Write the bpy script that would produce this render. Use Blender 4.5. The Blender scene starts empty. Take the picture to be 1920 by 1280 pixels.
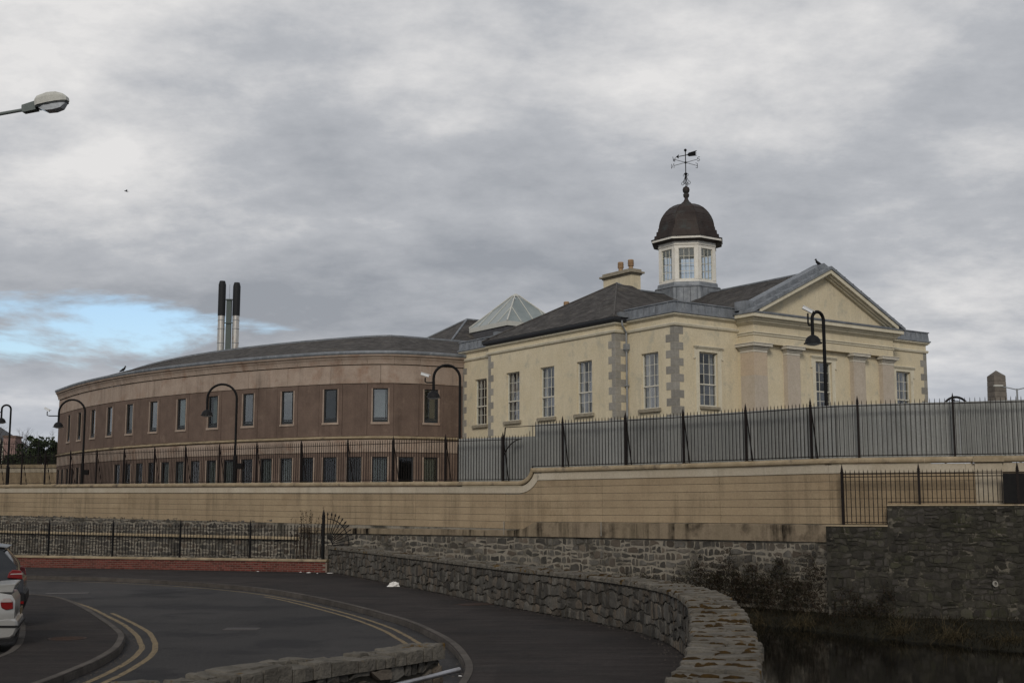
import bpy, math, random
from mathutils import Vector, Matrix
from mathutils.geometry import tessellate_polygon
R = math.radians
rnd = random.Random(7)
scene = bpy.context.scene
COL = scene.collection

# ------------------------------------------------------------------ camera, sky, sun, exposure
cam_d = bpy.data.cameras.new('camera'); cam = bpy.data.objects.new('camera', cam_d); COL.objects.link(cam)
cam.location = (0, 0, 2.4); cam.rotation_euler = (R(90 + 7.7), 0, 0)
cam_d.sensor_width = 36; cam_d.lens = 36 * 2350 / 1920; cam_d.clip_start = .1; cam_d.clip_end = 5000
scene.camera = cam
SUN_EL, SUN_AZ = 30, 188          # behind the camera, to its left
world = bpy.data.worlds.new('World'); scene.world = world; world.use_nodes = True
def build_sky():
    nt = world.node_tree; N = nt.nodes; L = nt.links; N.clear()
    def n(t, **k):
        x = N.new(t)
        for a, b in k.items(): setattr(x, a, b)
        return x
    def m(op, a, b=None, c=None, clamp=False):
        x = n('ShaderNodeMath', operation=op); x.use_clamp = clamp
        for i, v in enumerate((a, b, c)):
            if v is None: continue
            if isinstance(v, (int, float)): x.inputs[i].default_value = v
            else: L.new(v, x.inputs[i])
        return x.outputs[0]
    tc = n('ShaderNodeTexCoord'); sep = n('ShaderNodeSeparateXYZ'); L.new(tc.outputs['Generated'], sep.inputs[0])
    X, Y, Z = sep.outputs
    zc = m('MAXIMUM', Z, 0.0); den = m('ADD', zc, .26)
    px = m('DIVIDE', X, den); py = m('DIVIDE', Y, den)
    cx = n('ShaderNodeCombineXYZ'); L.new(px, cx.inputs[0]); L.new(py, cx.inputs[1]); cx.inputs[2].default_value = 3.7
    def noise(vec, sc, det, rough, dist=0.0):
        x = n('ShaderNodeTexNoise'); L.new(vec, x.inputs['Vector'])
        x.inputs['Scale'].default_value = sc; x.inputs['Detail'].default_value = det
        x.inputs['Roughness'].default_value = rough; x.inputs['Distortion'].default_value = dist
        return x.outputs['Fac']
    big = noise(cx.outputs[0], 1.15, 10, .54, .15)
    mp = n('ShaderNodeMapping'); L.new(cx.outputs[0], mp.inputs[0]); mp.inputs['Scale'].default_value = (1.0, 1.2, 1); mp.inputs['Location'].default_value = (4.1, 2.3, 0)
    med = noise(mp.outputs[0], 3.3, 12, .63, .05)
    f = m('ADD', m('MULTIPLY', big, .60), m('MULTIPLY', med, .40))
    ramp = n('ShaderNodeValToRGB'); L.new(f, ramp.inputs[0])
    e = ramp.color_ramp.elements
    e[0].position = .375; e[0].color = (.31, .33, .365, 1)
    e[1].position = .625; e[1].color = (.77, .76, .755, 1)
    e2 = ramp.color_ramp.elements.new(.50); e2.color = (.465, .48, .51, 1)
    # the sky brightens a little towards the zenith of a thin overcast, and in a clear strip low in the north-west
    sky = n('ShaderNodeTexSky', sky_type='NISHITA'); sky.sun_disc = False
    sky.sun_elevation = R(SUN_EL); sky.sun_rotation = R(SUN_AZ); sky.dust_density = 1.6; sky.ozone_density = 2.0
    bs = n('ShaderNodeBackground'); L.new(sky.outputs[0], bs.inputs[0]); bs.inputs[1].default_value = .15
    bc = n('ShaderNodeBackground'); 
    hz = n('ShaderNodeMapRange'); hz.interpolation_type = 'SMOOTHSTEP'; L.new(Z, hz.inputs[0]); hz.inputs[1].default_value = .0; hz.inputs[2].default_value = .16; hz.inputs[3].default_value = .42; hz.inputs[4].default_value = 0.0
    hm = n('ShaderNodeMix', data_type='RGBA'); L.new(hz.outputs[0], hm.inputs[0]); L.new(ramp.outputs[0], hm.inputs[6]); hm.inputs[7].default_value = (.62, .66, .74, 1)
    L.new(hm.outputs[2], bc.inputs[0]); bc.inputs[1].default_value = 1.0
    # gap in the cloud: a band low above the horizon, left of the view, with ragged edges
    az = m('ARCTAN2', X, Y); 
    dz = m('DIVIDE', m('SUBTRACT', Z, .135), .040)
    da = m('DIVIDE', m('ADD', az, .52), .30)
    rr = m('ADD', m('POWER', m('ABSOLUTE', dz), 2.0), m('POWER', m('ABSOLUTE', da), 2.0))
    v2 = n('ShaderNodeCombineXYZ'); L.new(m('MULTIPLY', az, 3.2), v2.inputs[0]); L.new(m('MULTIPLY', Z, 15.0), v2.inputs[1]); v2.inputs[2].default_value = 1.3
    rag = noise(v2.outputs[0], 1.6, 8, .6, .4)
    g = m('ADD', m('SUBTRACT', 1.0, rr), m('MULTIPLY', m('SUBTRACT', rag, .53), 4.6))
    gap = n('ShaderNodeMapRange'); gap.interpolation_type = 'SMOOTHSTEP'; L.new(g, gap.inputs[0])
    gap.inputs[1].default_value = 0.0; gap.inputs[2].default_value = .8
    mx = n('ShaderNodeMixShader'); L.new(gap.outputs[0], mx.inputs[0]); L.new(bc.outputs[0], mx.inputs[1]); L.new(bs.outputs[0], mx.inputs[2])
    out = n('ShaderNodeOutputWorld'); L.new(mx.outputs[0], out.inputs[0])
build_sky()
sun_d = bpy.data.lights.new('sun', 'SUN'); sun = bpy.data.objects.new('sun', sun_d); COL.objects.link(sun)
sun_d.energy = 1.45; sun_d.angle = R(16); sun_d.color = (1.0, .93, .82)
def aim_sun():
    a, e = R(SUN_AZ), R(SUN_EL)
    d = Vector((math.sin(a) * math.cos(e), math.cos(a) * math.cos(e), math.sin(e)))
    sun.rotation_euler = d.to_track_quat('Z', 'Y').to_euler()
aim_sun()
vs = scene.view_settings
vs.view_transform = 'Standard'; vs.look = 'None'; vs.exposure = 0; vs.gamma = 1; vs.use_curve_mapping = False
scene.render.engine = 'CYCLES'

# ------------------------------------------------------------------ helpers
def obj(name, mesh, parent=None, loc=None, rotz=None, **props):
    o = bpy.data.objects.new(name, mesh); COL.objects.link(o)
    if parent is not None: o.parent = parent
    if loc is not None: o.location = loc
    if rotz is not None: o.rotation_euler = (0, 0, rotz)
    for k, v in props.items(): o[k] = v
    return o
def thing(name, label, category, loc=(0, 0, 0), rotz=0, group=None, mesh=None):
    o = obj(name, mesh, None, loc, rotz, label=label, category=category)
    if group: o['group'] = group
    return o
class MB:
    def __init__(s): s.v = []; s.f = []; s.M = None
    def add(s, vs_, fs):
        b = len(s.v)
        s.v += [tuple(s.M @ Vector(p)) if s.M else tuple(p) for p in vs_]
        s.f += [tuple(b + i for i in f) for f in fs]
    def box(s, x0, x1, y0, y1, z0, z1):
        s.add([(x0,y0,z0),(x1,y0,z0),(x1,y1,z0),(x0,y1,z0),(x0,y0,z1),(x1,y0,z1),(x1,y1,z1),(x0,y1,z1)],
              [(3,2,1,0),(4,5,6,7),(0,1,5,4),(1,2,6,5),(2,3,7,6),(3,0,4,7)])
    def tube(s, pts, r, n=8, cap=True):
        pts = [Vector(p) for p in pts]; rings = []
        rr = r if isinstance(r, (list, tuple)) else [r] * len(pts)
        prev = None
        vs_ = []; fs = []
        for i, p in enumerate(pts):
            t = (pts[min(i+1, len(pts)-1)] - pts[max(i-1, 0)])
            t = t.normalized() if t.length > 1e-9 else Vector((0,0,1))
            if prev is None:
                a = Vector((1,0,0)) if abs(t.x) < .9 else Vector((0,1,0))
                u = t.cross(a).normalized()
            else:
                u = (prev - t * prev.dot(t)); u = u.normalized() if u.length > 1e-9 else t.orthogonal().normalized()
            prev = u; w = t.cross(u)
            for k in range(n):
                an = 2 * math.pi * k / n
                vs_.append(p + (u * math.cos(an) + w * math.sin(an)) * rr[i])
        for i in range(len(pts) - 1):
            for k in range(n):
                k2 = (k + 1) % n
                fs.append((i*n+k, i*n+k2, (i+1)*n+k2, (i+1)*n+k))
        if cap:
            fs.append(tuple(range(n))[::-1]); fs.append(tuple((len(pts)-1)*n + k for k in range(n)))
        s.add(vs_, fs)
    def lathe(s, prof, n=16, c=(0, 0), rot=0.0, ph=None):
        vs_ = []; fs = []
        for (r, z) in prof:
            for k in range(n):
                a = 2 * math.pi * k / n + rot
                vs_.append((c[0] + r * math.cos(a), c[1] + r * math.sin(a), z))
        for i in range(len(prof) - 1):
            for k in range(n):
                k2 = (k + 1) % n
                fs.append((i*n+k, i*n+k2, (i+1)*n+k2, (i+1)*n+k))
        fs.append(tuple(range(n))[::-1]); fs.append(tuple((len(prof)-1)*n + k for k in range(n)))
        s.add(vs_, fs)
    def prism(s, poly, a, b, axis='y'):
        """poly: list of 2D points in the plane normal to axis, extruded from a to b"""
        n = len(poly)
        def mk(p, t):
            return (p[0], t, p[1]) if axis == 'y' else ((t, p[0], p[1]) if axis == 'x' else (p[0], p[1], t))
        vs_ = [mk(p, a) for p in poly] + [mk(p, b) for p in poly]
        tri = tessellate_polygon([[Vector((p[0], p[1], 0)) for p in poly]])
        fs = [tuple(t) for t in tri] + [tuple(i + n for i in t)[::-1] for t in tri]
        fs += [(i, (i+1) % n, n + (i+1) % n, n + i) for i in range(n)]
        s.add(vs_, fs)
    def mesh(s, name, mat, smooth=False, bevel=0, recalc=True):
        me = bpy.data.meshes.new(name); me.from_pydata(s.v, [], s.f)
        if recalc or bevel:
            import bmesh
            bm = bmesh.new(); bm.from_mesh(me)
            bmesh.ops.recalc_face_normals(bm, faces=bm.faces)
            if bevel:
                ed = [e for e in bm.edges if len(e.link_faces) == 2 and e.calc_face_angle(0) > R(35)]
                bmesh.ops.bevel(bm, geom=ed, offset=bevel, segments=1, affect='EDGES', clamp_overlap=True)
            bm.to_mesh(me); bm.free()
        if mat: me.materials.append(mat)
        if smooth:
            me.polygons.foreach_set('use_smooth', [True] * len(me.polygons))
            try: me.set_sharp_from_angle(angle=R(38))
            except Exception: pass
        return me
def boxmesh(name, mat, *b, bevel=0):
    m = MB(); m.box(*b); return m.mesh(name, mat, bevel=bevel)

class Path:
    """polyline in plan, looked up by arc length; side=+1: outward is right of travel"""
    def __init__(s, pts, side=1, z=None):
        s.p = [Vector((q[0], q[1])) for q in pts]; s.side = side
        s.S = [0.0]
        for a, b in zip(s.p, s.p[1:]): s.S.append(s.S[-1] + (b - a).length)
        s.len = s.S[-1]
    def seg(s, t):
        t = max(0, min(s.len, t))
        for i in range(len(s.p) - 1):
            if t <= s.S[i+1] or i == len(s.p) - 2:
                return i, t - s.S[i]
    def at(s, t):
        i, d = s.seg(t); a, b = s.p[i], s.p[i+1]
        u = (b - a).normalized(); return a + u * d, u
    def out(s, t):
        e = .25
        a, _ = s.at(t - e); b, _ = s.at(t + e); u = (b - a).normalized()
        return Vector((u.y, -u.x)) * s.side
    def pt(s, t, o=0, z=0):
        q, _ = s.at(t); q = q + s.out(t) * o
        return Vector((q.x, q.y, z))
    def s_at_x(s, x):
        for i in range(len(s.p) - 1):
            a, b = s.p[i], s.p[i+1]
            if (a.x - x) * (b.x - x) <= 0 and a.x != b.x: return s.S[i] + (x - a.x) / (b.x - a.x) * (b - a).length
        return 0 if abs(s.p[0].x - x) < abs(s.p[-1].x - x) else s.len
    def rot(s, t):
        o = s.out(t); return math.atan2(o.y, o.x) + math.pi / 2   # local -Y faces outward, local X runs to the viewer's right
def catmull(P, n=12):
    P = [Vector(p) for p in P]; out = []
    for i in range(len(P) - 1):
        p0 = P[max(i-1, 0)]; p1 = P[i]; p2 = P[i+1]; p3 = P[min(i+2, len(P)-1)]
        for k in range(n):
            t = k / n
            out.append(.5*((2*p1)+(-p0+p2)*t+(2*p0-5*p1+4*p2-p3)*t*t+(-p0+3*p1-3*p2+p3)*t**3))
    out.append(P[-1]); return out
def sweep(mb, pts3, outs, prof, cap=True):
    """closed profile [(o, n)] swept along a 3D line; o goes outward, n is normal to the line in the vertical plane"""
    n = len(prof); vs_ = []; fs = []
    pts3 = [Vector(p) for p in pts3]; K = len(pts3)
    for i, p in enumerate(pts3):
        d0 = (p - pts3[i-1]) if i > 0 else (pts3[1] - p)
        d1 = (pts3[i+1] - p) if i < K - 1 else d0
        d0 = d0.normalized(); d1 = d1.normalized()
        o = outs[i]; o3 = Vector((o[0], o[1], 0))
        def nrm(d):
            h = Vector((d.x, d.y, 0)); hl = h.length
            hd = Vector((-o3.y, o3.x, 0)) if hl < 1e-6 else h / hl
            if hl < 1e-6: hd = hdir
            return Vector((0,0,1)) * hl - hd * d.z
        hdir = Vector((-o3.y, o3.x, 0))
        if hdir.dot(pts3[-1] - pts3[0]) < 0: hdir = -hdir
        N0, N1 = nrm(d0), nrm(d1); N = N0 + N1
        N = N.normalized(); c = max(.35, N.dot(N0)); N = N / c
        # plan mitre
        for (a, b) in prof: vs_.append(p + o3 * a + N * b)
    for i in range(K - 1):
        for k in range(n):
            k2 = (k+1) % n
            fs.append((i*n+k, i*n+k2, (i+1)*n+k2, (i+1)*n+k))
    if cap:
        tri = tessellate_polygon([[Vector((a, b, 0)) for a, b in prof]])
        fs += [tuple(t) for t in tri] + [tuple((K-1)*n + i for i in t)[::-1] for t in tri]
    mb.add(vs_, fs)
def miter_outs(path2, side=1):
    P = [Vector((p[0], p[1])) for p in path2]; out = []
    for i, p in enumerate(P):
        d0 = (p - P[i-1]).normalized() if i > 0 else (P[1] - p).normalized()
        d1 = (P[i+1] - p).normalized() if i < len(P)-1 else d0
        n0 = Vector((d0.y, -d0.x)) * side; n1 = Vector((d1.y, -d1.x)) * side
        m = (n0 + n1).normalized(); out.append(m / max(.3, m.dot(n0)))
    return out
def mold(mb, path2, prof, side=1):
    """profile [(outward, z)] along a plan polyline with mitred corners"""
    outs = miter_outs(path2, side); n = len(prof); vs_ = []; fs = []
    for p, o in zip(path2, outs):
        for a, z in prof: vs_.append((p[0] + o.x * a, p[1] + o.y * a, z))
    for i in range(len(path2) - 1):
        for k in range(n):
            k2 = (k+1) % n
            fs.append((i*n+k, i*n+k2, (i+1)*n+k2, (i+1)*n+k))
    tri = tessellate_polygon([[Vector((a, b, 0)) for a, b in prof]]); K = len(path2)
    fs += [tuple(t) for t in tri] + [tuple((K-1)*n + i for i in t)[::-1] for t in tri]
    mb.add(vs_, fs)
def path_strip(path, s0, s1, prof, step=1.5, zf=None):
    """box-like strip following a path: profile [(o, z)]"""
    k = max(1, int(abs(s1 - s0) / step + .5)); mb = MB(); n = len(prof); vs_ = []; fs = []
    ts = [s0 + (s1 - s0) * i / k for i in range(k + 1)]
    if len(path.p) < 20: ts = sorted(ts + [v for v in path.S if min(s0, s1) < v < max(s0, s1) and min(abs(v - q) for q in ts) > .02]); k = len(ts) - 1
    for i in range(k + 1):
        t = ts[i]; q, _ = path.at(t); o = path.out(t); dz = zf(t) if zf else 0
        for a, z in prof: vs_.append((q.x + o.x * a, q.y + o.y * a, z + dz))
    for i in range(k):
        for j in range(n):
            j2 = (j+1) % n
            fs.append((i*n+j, i*n+j2, (i+1)*n+j2, (i+1)*n+j))
    tri = tessellate_polygon([[Vector((a, b, 0)) for a, b in prof]])
    fs += [tuple(t) for t in tri] + [tuple(k*n + i for i in t)[::-1] for t in tri]
    mb.add(vs_, fs); return mb
def sheet(name, poly, z, mat, **props):
    tri = tessellate_polygon([[Vector((p[0], p[1], 0)) for p in poly]])
    me = bpy.data.meshes.new(name)
    fs = []
    for t in tri:
        a, b, c = [Vector(poly[i][:2]) for i in t]
        fs.append(tuple(t) if (b-a).cross(c-a) > 0 else tuple(t)[::-1])
    zz = z if callable(z) else (lambda p: z)
    me.from_pydata([(p[0], p[1], zz(p)) for p in poly], [], fs); me.materials.append(mat)
    return obj(name, me, kind='structure', **props)

# ------------------------------------------------------------------ materials
def material(name, c1, c2=None, scale=2.0, rough=.85, bump=.0, bscale=30, metal=0.0, streak=0.0, fine=.12, per=.0, third=None, tscale=.7, tmin=.55, tmax=.68, spec=.12, coat=0, bdist=.02, grain=0, sweep_=0, crack=0, hue=0):
    mt = bpy.data.materials.new(name); mt.use_nodes = True; nt = mt.node_tree; N = nt.nodes; L = nt.links
    b = N['Principled BSDF']; c2 = c2 or c1
    geo = N.new('ShaderNodeNewGeometry')
    def noise(vec, sc, det=6, ro=.6):
        x = N.new('ShaderNodeTexNoise'); x.inputs['Scale'].default_value = sc; x.inputs['Detail'].default_value = det; x.inputs['Roughness'].default_value = ro
        L.new(vec, x.inputs['Vector']); return x
    def rng(src, a, b_, c, d):
        x = N.new('ShaderNodeMapRange'); L.new(src, x.inputs[0])
        for i, v in enumerate((a, b_, c, d)): x.inputs[i+1].default_value = v
        return x.outputs[0]
    def mix(kind, f, A, B):
        x = N.new('ShaderNodeMix'); x.data_type = 'RGBA'; x.blend_type = kind
        if isinstance(f, (int, float)): x.inputs[0].default_value = f
        else: L.new(f, x.inputs[0])
        for i, v in ((6, A), (7, B)):
            if isinstance(v, tuple): x.inputs[i].default_value = (*v, 1)
            else: L.new(v, x.inputs[i])
        return x.outputs[2]
    P = geo.outputs['Position']
    col = mix('MIX', rng(noise(P, scale).outputs['Fac'], .35, .65, 0, 1), tuple(c1), tuple(c2))
    if third: col = mix('MIX', rng(noise(P, tscale, 8, .65).outputs['Fac'], tmin, tmax, 0, 1), col, tuple(third))
    if fine:
        f = rng(noise(P, 14 if scale < 6 else scale * 5, 4, .7).outputs['Fac'], .3, .7, 1 - fine, 1 + fine)
        g = N.new('ShaderNodeVectorMath'); g.operation = 'SCALE'; L.new(col, g.inputs[0]); L.new(f, g.inputs['Scale']); col = g.outputs[0]
    if crack:
        wv_ = N.new('ShaderNodeVectorMath'); wv_.operation = 'ADD'; nz = noise(P, 1.7, 4, .6); L.new(P, wv_.inputs[0])
        sc_ = N.new('ShaderNodeVectorMath'); sc_.operation = 'SCALE'; L.new(nz.outputs['Color'], sc_.inputs[0]); sc_.inputs['Scale'].default_value = .9; L.new(sc_.outputs[0], wv_.inputs[1])
        vo = N.new('ShaderNodeTexVoronoi'); vo.feature = 'DISTANCE_TO_EDGE'; vo.inputs['Scale'].default_value = .28; L.new(wv_.outputs[0], vo.inputs['Vector'])
        ln_ = rng(vo.outputs['Distance'], .0, .006, crack, 0); mk = rng(noise(P, .3, 3, .5).outputs['Fac'], .5, .58, 0, 1)
        mu = N.new('ShaderNodeMath'); mu.operation = 'MULTIPLY'; L.new(ln_, mu.inputs[0]); L.new(mk, mu.inputs[1]); col = mix('MIX', mu.outputs[0], col, (.008, .008, .008))
        v2_ = N.new('ShaderNodeTexVoronoi'); v2_.inputs['Scale'].default_value = .16; L.new(P, v2_.inputs['Vector'])
        sp_ = N.new('ShaderNodeSeparateColor'); L.new(v2_.outputs['Color'], sp_.inputs[0]); f = rng(sp_.outputs[0], 0, 1, .82, 1.16)
        g = N.new('ShaderNodeVectorMath'); g.operation = 'SCALE'; L.new(col, g.inputs[0]); L.new(f, g.inputs['Scale']); col = g.outputs[0]
    if grain:
        f = rng(noise(P, 75, 3, .8).outputs['Fac'], .3, .72, 1 - grain, 1 + grain)
        g = N.new('ShaderNodeVectorMath'); g.operation = 'SCALE'; L.new(col, g.inputs[0]); L.new(f, g.inputs['Scale']); col = g.outputs[0]
    if sweep_:
        mp = N.new('ShaderNodeMapping'); mp.inputs['Scale'].default_value = (.45, 3.5, 1); mp.inputs['Rotation'].default_value = (0, 0, .12); L.new(P, mp.inputs[0])
        f = rng(noise(mp.outputs[0], 1.0, 8, .7).outputs['Fac'], .35, .65, 1 - sweep_, 1 + sweep_)
        g = N.new('ShaderNodeVectorMath'); g.operation = 'SCALE'; L.new(col, g.inputs[0]); L.new(f, g.inputs['Scale']); col = g.outputs[0]
    if streak:
        mp = N.new('ShaderNodeMapping'); mp.inputs['Scale'].default_value = (3.2, 3.2, .18); L.new(P, mp.inputs[0])
        f1 = rng(noise(mp.outputs[0], .7, 8, .7).outputs['Fac'], .45, .72, 0, streak); f2 = rng(noise(P, .45, 5, .6).outputs['Fac'], .40, .62, .15, 1.35)
        mm_ = N.new('ShaderNodeMath'); mm_.operation = 'MULTIPLY'; L.new(f1, mm_.inputs[0]); L.new(f2, mm_.inputs[1])
        ms_ = N.new('ShaderNodeMath'); ms_.operation = 'SUBTRACT'; ms_.inputs[0].default_value = 1; L.new(mm_.outputs[0], ms_.inputs[1]); f = ms_.outputs[0]
        g = N.new('ShaderNodeVectorMath'); g.operation = 'SCALE'; L.new(col, g.inputs[0]); L.new(f, g.inputs['Scale']); col = g.outputs[0]
    if per:
        oi = N.new('ShaderNodeObjectInfo')
        gi = geo.outputs['Random Per Island']
        a = N.new('ShaderNodeMath'); a.operation = 'ADD'; L.new(oi.outputs['Random'], a.inputs[0]); L.new(gi, a.inputs[1])
        fr = N.new('ShaderNodeMath'); fr.operation = 'FRACT'; L.new(a.outputs[0], fr.inputs[0])
        f = rng(fr.outputs[0], 0, 1, 1 - per, 1 + per)
        if hue and third:
            h1 = N.new('ShaderNodeMath'); h1.operation = 'MULTIPLY'; h1.inputs[1].default_value = 7.37; L.new(fr.outputs[0], h1.inputs[0]); h2 = N.new('ShaderNodeMath'); h2.operation = 'FRACT'; L.new(h1.outputs[0], h2.inputs[0])
            col = mix('MIX', rng(h2.outputs[0], .55, 1.0, 0, hue), col, tuple(third))
        g = N.new('ShaderNodeVectorMath'); g.operation = 'SCALE'; L.new(col, g.inputs[0]); L.new(f, g.inputs['Scale']); col = g.outputs[0]
    L.new(col, b.inputs['Base Color'])
    b.inputs['Roughness'].default_value = rough; b.inputs['Metallic'].default_value = metal
    b.inputs['Specular IOR Level'].default_value = spec
    if coat: b.inputs['Coat Weight'].default_value = coat; b.inputs['Coat Roughness'].default_value = .08
    if bump:
        bn = N.new('ShaderNodeBump'); bn.inputs['Strength'].default_value = bump; bn.inputs['Distance'].default_value = bdist
        L.new(noise(P, bscale, 5, .65).outputs['Fac'], bn.inputs['Height']); L.new(bn.outputs[0], b.inputs['Normal'])
    return mt
def glass_mat(name, tint=(.75, .85, .88), ior=2.0, dirt=.04):
    mt = bpy.data.materials.new(name); mt.use_nodes = True; nt = mt.node_tree; N = nt.nodes; L = nt.links; N.clear()
    o = N.new('ShaderNodeOutputMaterial'); fr = N.new('ShaderNodeMapRange'); lw = N.new('ShaderNodeLayerWeight'); lw.inputs[0].default_value = .5; pw = N.new('ShaderNodeMath'); pw.operation = 'POWER'; pw.inputs[1].default_value = 4.5; L.new(lw.outputs['Facing'], pw.inputs[0]); L.new(pw.outputs[0], fr.inputs[0]); f0 = ((ior-1)/(ior+1))**2; oi = N.new('ShaderNodeObjectInfo'); mr = N.new('ShaderNodeMapRange'); L.new(oi.outputs['Random'], mr.inputs[0]); mr.inputs[3].default_value = f0*.35; mr.inputs[4].default_value = f0*1.5; L.new(mr.outputs[0], fr.inputs[3]); fr.inputs[4].default_value = 1.0
    tr = N.new('ShaderNodeBsdfTransparent'); tr.inputs[0].default_value = (*tint, 1)
    gl = N.new('ShaderNodeBsdfGlossy'); gl.inputs['Roughness'].default_value = dirt
    mx = N.new('ShaderNodeMixShader'); L.new(fr.outputs[0], mx.inputs[0]); L.new(tr.outputs[0], mx.inputs[1]); L.new(gl.outputs[0], mx.inputs[2]); L.new(mx.outputs[0], o.inputs[0])
    geo = N.new('ShaderNodeNewGeometry'); ns = N.new('ShaderNodeTexNoise'); ns.inputs['Scale'].default_value = 1.6; ns.inputs['Detail'].default_value = 2
    L.new(geo.outputs['Position'], ns.inputs['Vector']); bp = N.new('ShaderNodeBump'); bp.inputs['Strength'].default_value = .10; bp.inputs['Distance'].default_value = .02
    L.new(ns.outputs['Fac'], bp.inputs['Height']); L.new(bp.outputs[0], gl.inputs['Normal']); L.new(bp.outputs[0], lw.inputs['Normal'])
    return mt
M = {}
M['cream'] = material('cream_render', (.565, .49, .345), (.62, .545, .40), .9, .9, .25, 60, streak=.13, third=(.47, .43, .33), tscale=1.3)
M['cream_pale'] = material('pale_cream_moulding', (.57, .52, .40), (.63, .58, .46), 2, .85, .1, 60, streak=.15, third=(.40, .36, .28), tscale=2.5, tmin=.6, tmax=.7)
M['quoin'] = material('granite_quoin', (.235, .222, .198), (.29, .275, .245), 8, .9, .3, 60, per=.16)
M['sill'] = material('weathered_sill', (.22, .19, .145), (.30, .27, .21), 6, .9, .2, 50)
M['capital'] = material('pale_stone_capital', (.50, .47, .40), (.56, .52, .45), 4, .9, .2, 60, streak=.2)
M['pil_mauve'] = material('mauve_sandstone', (.43, .37, .30), (.47, .41, .34), 3, .9, .2, 50, streak=.1)
M['pil_orange'] = material('orange_sandstone', (.50, .405, .30), (.47, .38, .29), 2.5, .9, .2, 50)
M['lead'] = material('lead_sheet', (.17, .185, .205), (.25, .265, .285), 2.5, .55, .25, 18, metal=.25, streak=.35, third=(.36, .38, .39), tscale=3, tmin=.58, tmax=.75)
M['slate'] = material('roof_slate', (.056, .052, .050), (.085, .079, .075), 1.2, .8, .15, 40, per=.28, third=(.115, .10, .08), tscale=.9, tmin=.58, tmax=.75)
M['slate_dark'] = material('dark_slate_cladding', (.055, .055, .06), (.075, .075, .08), 2, .75, per=.2)
M['gutter'] = material('dark_gutter_paint', (.035, .037, .042), rough=.5)
M['pipe'] = material('grey_pipe_paint', (.20, .21, .22), (.26, .27, .28), rough=.5)
M['white'] = material('white_paint', (.72, .70, .65), (.66, .63, .56), 5, .6, streak=.12)
M['win_frame'] = material('cream_window_paint', (.56, .53, .45), (.62, .59, .50), 5, .6)
M['copper'] = material('brown_copper', (.034, .027, .025), (.050, .039, .035), 2.2, .55, .2, 20, metal=.1, third=(.060, .066, .064), tscale=1.2, tmin=.52, tmax=.7, streak=.3)
M['iron'] = material('black_iron', (.006, .006, .007), (.010, .010, .010), 8, .6)
M['iron_brown'] = material('weathered_black_iron', (.010, .008, .008), (.016, .012, .011), 12, .6, third=(.035, .018, .013), tscale=9, tmin=.62, tmax=.75)
M['terracotta'] = material('terracotta_pot', (.29, .185, .105), (.35, .24, .15), 4, .8)
M['glass'] = glass_mat('window_glass', (.93, .95, .96), ior=1.95)
M['glass_clear'] = glass_mat('lantern_glass', (.93, .96, .98), 1.5)
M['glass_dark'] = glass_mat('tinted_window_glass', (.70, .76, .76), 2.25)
M['glass_lower'] = glass_mat('darker_lower_glass', (.64, .66, .65), 1.6)  # darker tint and less reflective than the upper wing panes
M['glass_roof'] = material('obscured_roof_glazing', (.15, .18, .18), (.22, .25, .245), 1, .28, spec=.6)
M['curtain'] = material('pale_curtain', (.27, .26, .245), (.20, .195, .185), 5, .95)
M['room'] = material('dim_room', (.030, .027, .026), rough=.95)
M['blind'] = material('pale_green_blind', (.34, .37, .35), (.28, .31, .29), 5, .9)
M['brown'] = material('brown_precast_concrete', (.120, .086, .070), (.150, .108, .087), 1.3, .92, .25, 50, streak=.28, per=.05, third=(.20, .15, .12), tscale=.8, tmin=.58, tmax=.75)
M['pinkband'] = material('pink_buff_precast_concrete', (.30, .235, .19), (.35, .28, .23), 1.6, .92, .2, 50, streak=.38, per=.06, third=(.25, .165, .12), tscale=1.0, tmin=.52, tmax=.72)
M['darkframe'] = material('dark_grey_window_frame', (.035, .038, .040), rough=.45)
M['joint'] = material('dark_joint', (.05, .04, .033), rough=1)
M['steel'] = material('brushed_steel', (.46, .44, .41), (.52, .50, .46), 3, .35, metal=.75, third=(.40, .33, .27), tscale=2)
M['flue_black'] = material('black_flue_paint', (.022, .023, .025), rough=.6)
M['flue_grey'] = material('grey_green_mast', (.10, .12, .115), rough=.6)
M['stucco'] = material('buff_stucco', (.285, .217, .141), (.330, .256, .168), .8, .92, .3, 60, streak=.38, per=.08, third=(.235, .175, .11), tscale=.55, tmin=.55, tmax=.72)
M['stucco_plinth'] = material('stained_stucco_plinth', (.20, .16, .11), (.24, .19, .135), 1.0, .95, .2, 60, streak=1.5, third=(.09, .07, .05), tscale=1.2, tmin=.54, tmax=.70)
M['band'] = material('pale_band_course', (.39, .335, .255), (.45, .40, .32), .6, .9, .1, 60, streak=.2, per=.06)
M['coping'] = material('weathered_coping_stone', (.23, .18, .115), (.31, .25, .17), 2.2, .95, .4, 40, per=.1, third=(.11, .09, .07), tscale=1.6, tmin=.55, tmax=.68)
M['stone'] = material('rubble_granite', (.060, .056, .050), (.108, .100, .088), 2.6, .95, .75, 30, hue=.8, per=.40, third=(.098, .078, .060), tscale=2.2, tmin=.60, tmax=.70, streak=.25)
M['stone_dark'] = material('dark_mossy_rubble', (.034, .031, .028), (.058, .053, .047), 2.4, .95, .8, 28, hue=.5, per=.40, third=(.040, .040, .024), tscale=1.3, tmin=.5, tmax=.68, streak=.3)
M['stone_top'] = material('lichen_capstone', (.095, .086, .073), (.145, .132, .112), 5, .97, .9, 24, per=.14, third=(.105, .062, .016), tscale=3.4, tmin=.60, tmax=.66, bdist=.04)
M['moss'] = material('rusty_moss', (.055, .032, .009), (.028, .02, .012), 14, 1, .8, 60)
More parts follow.
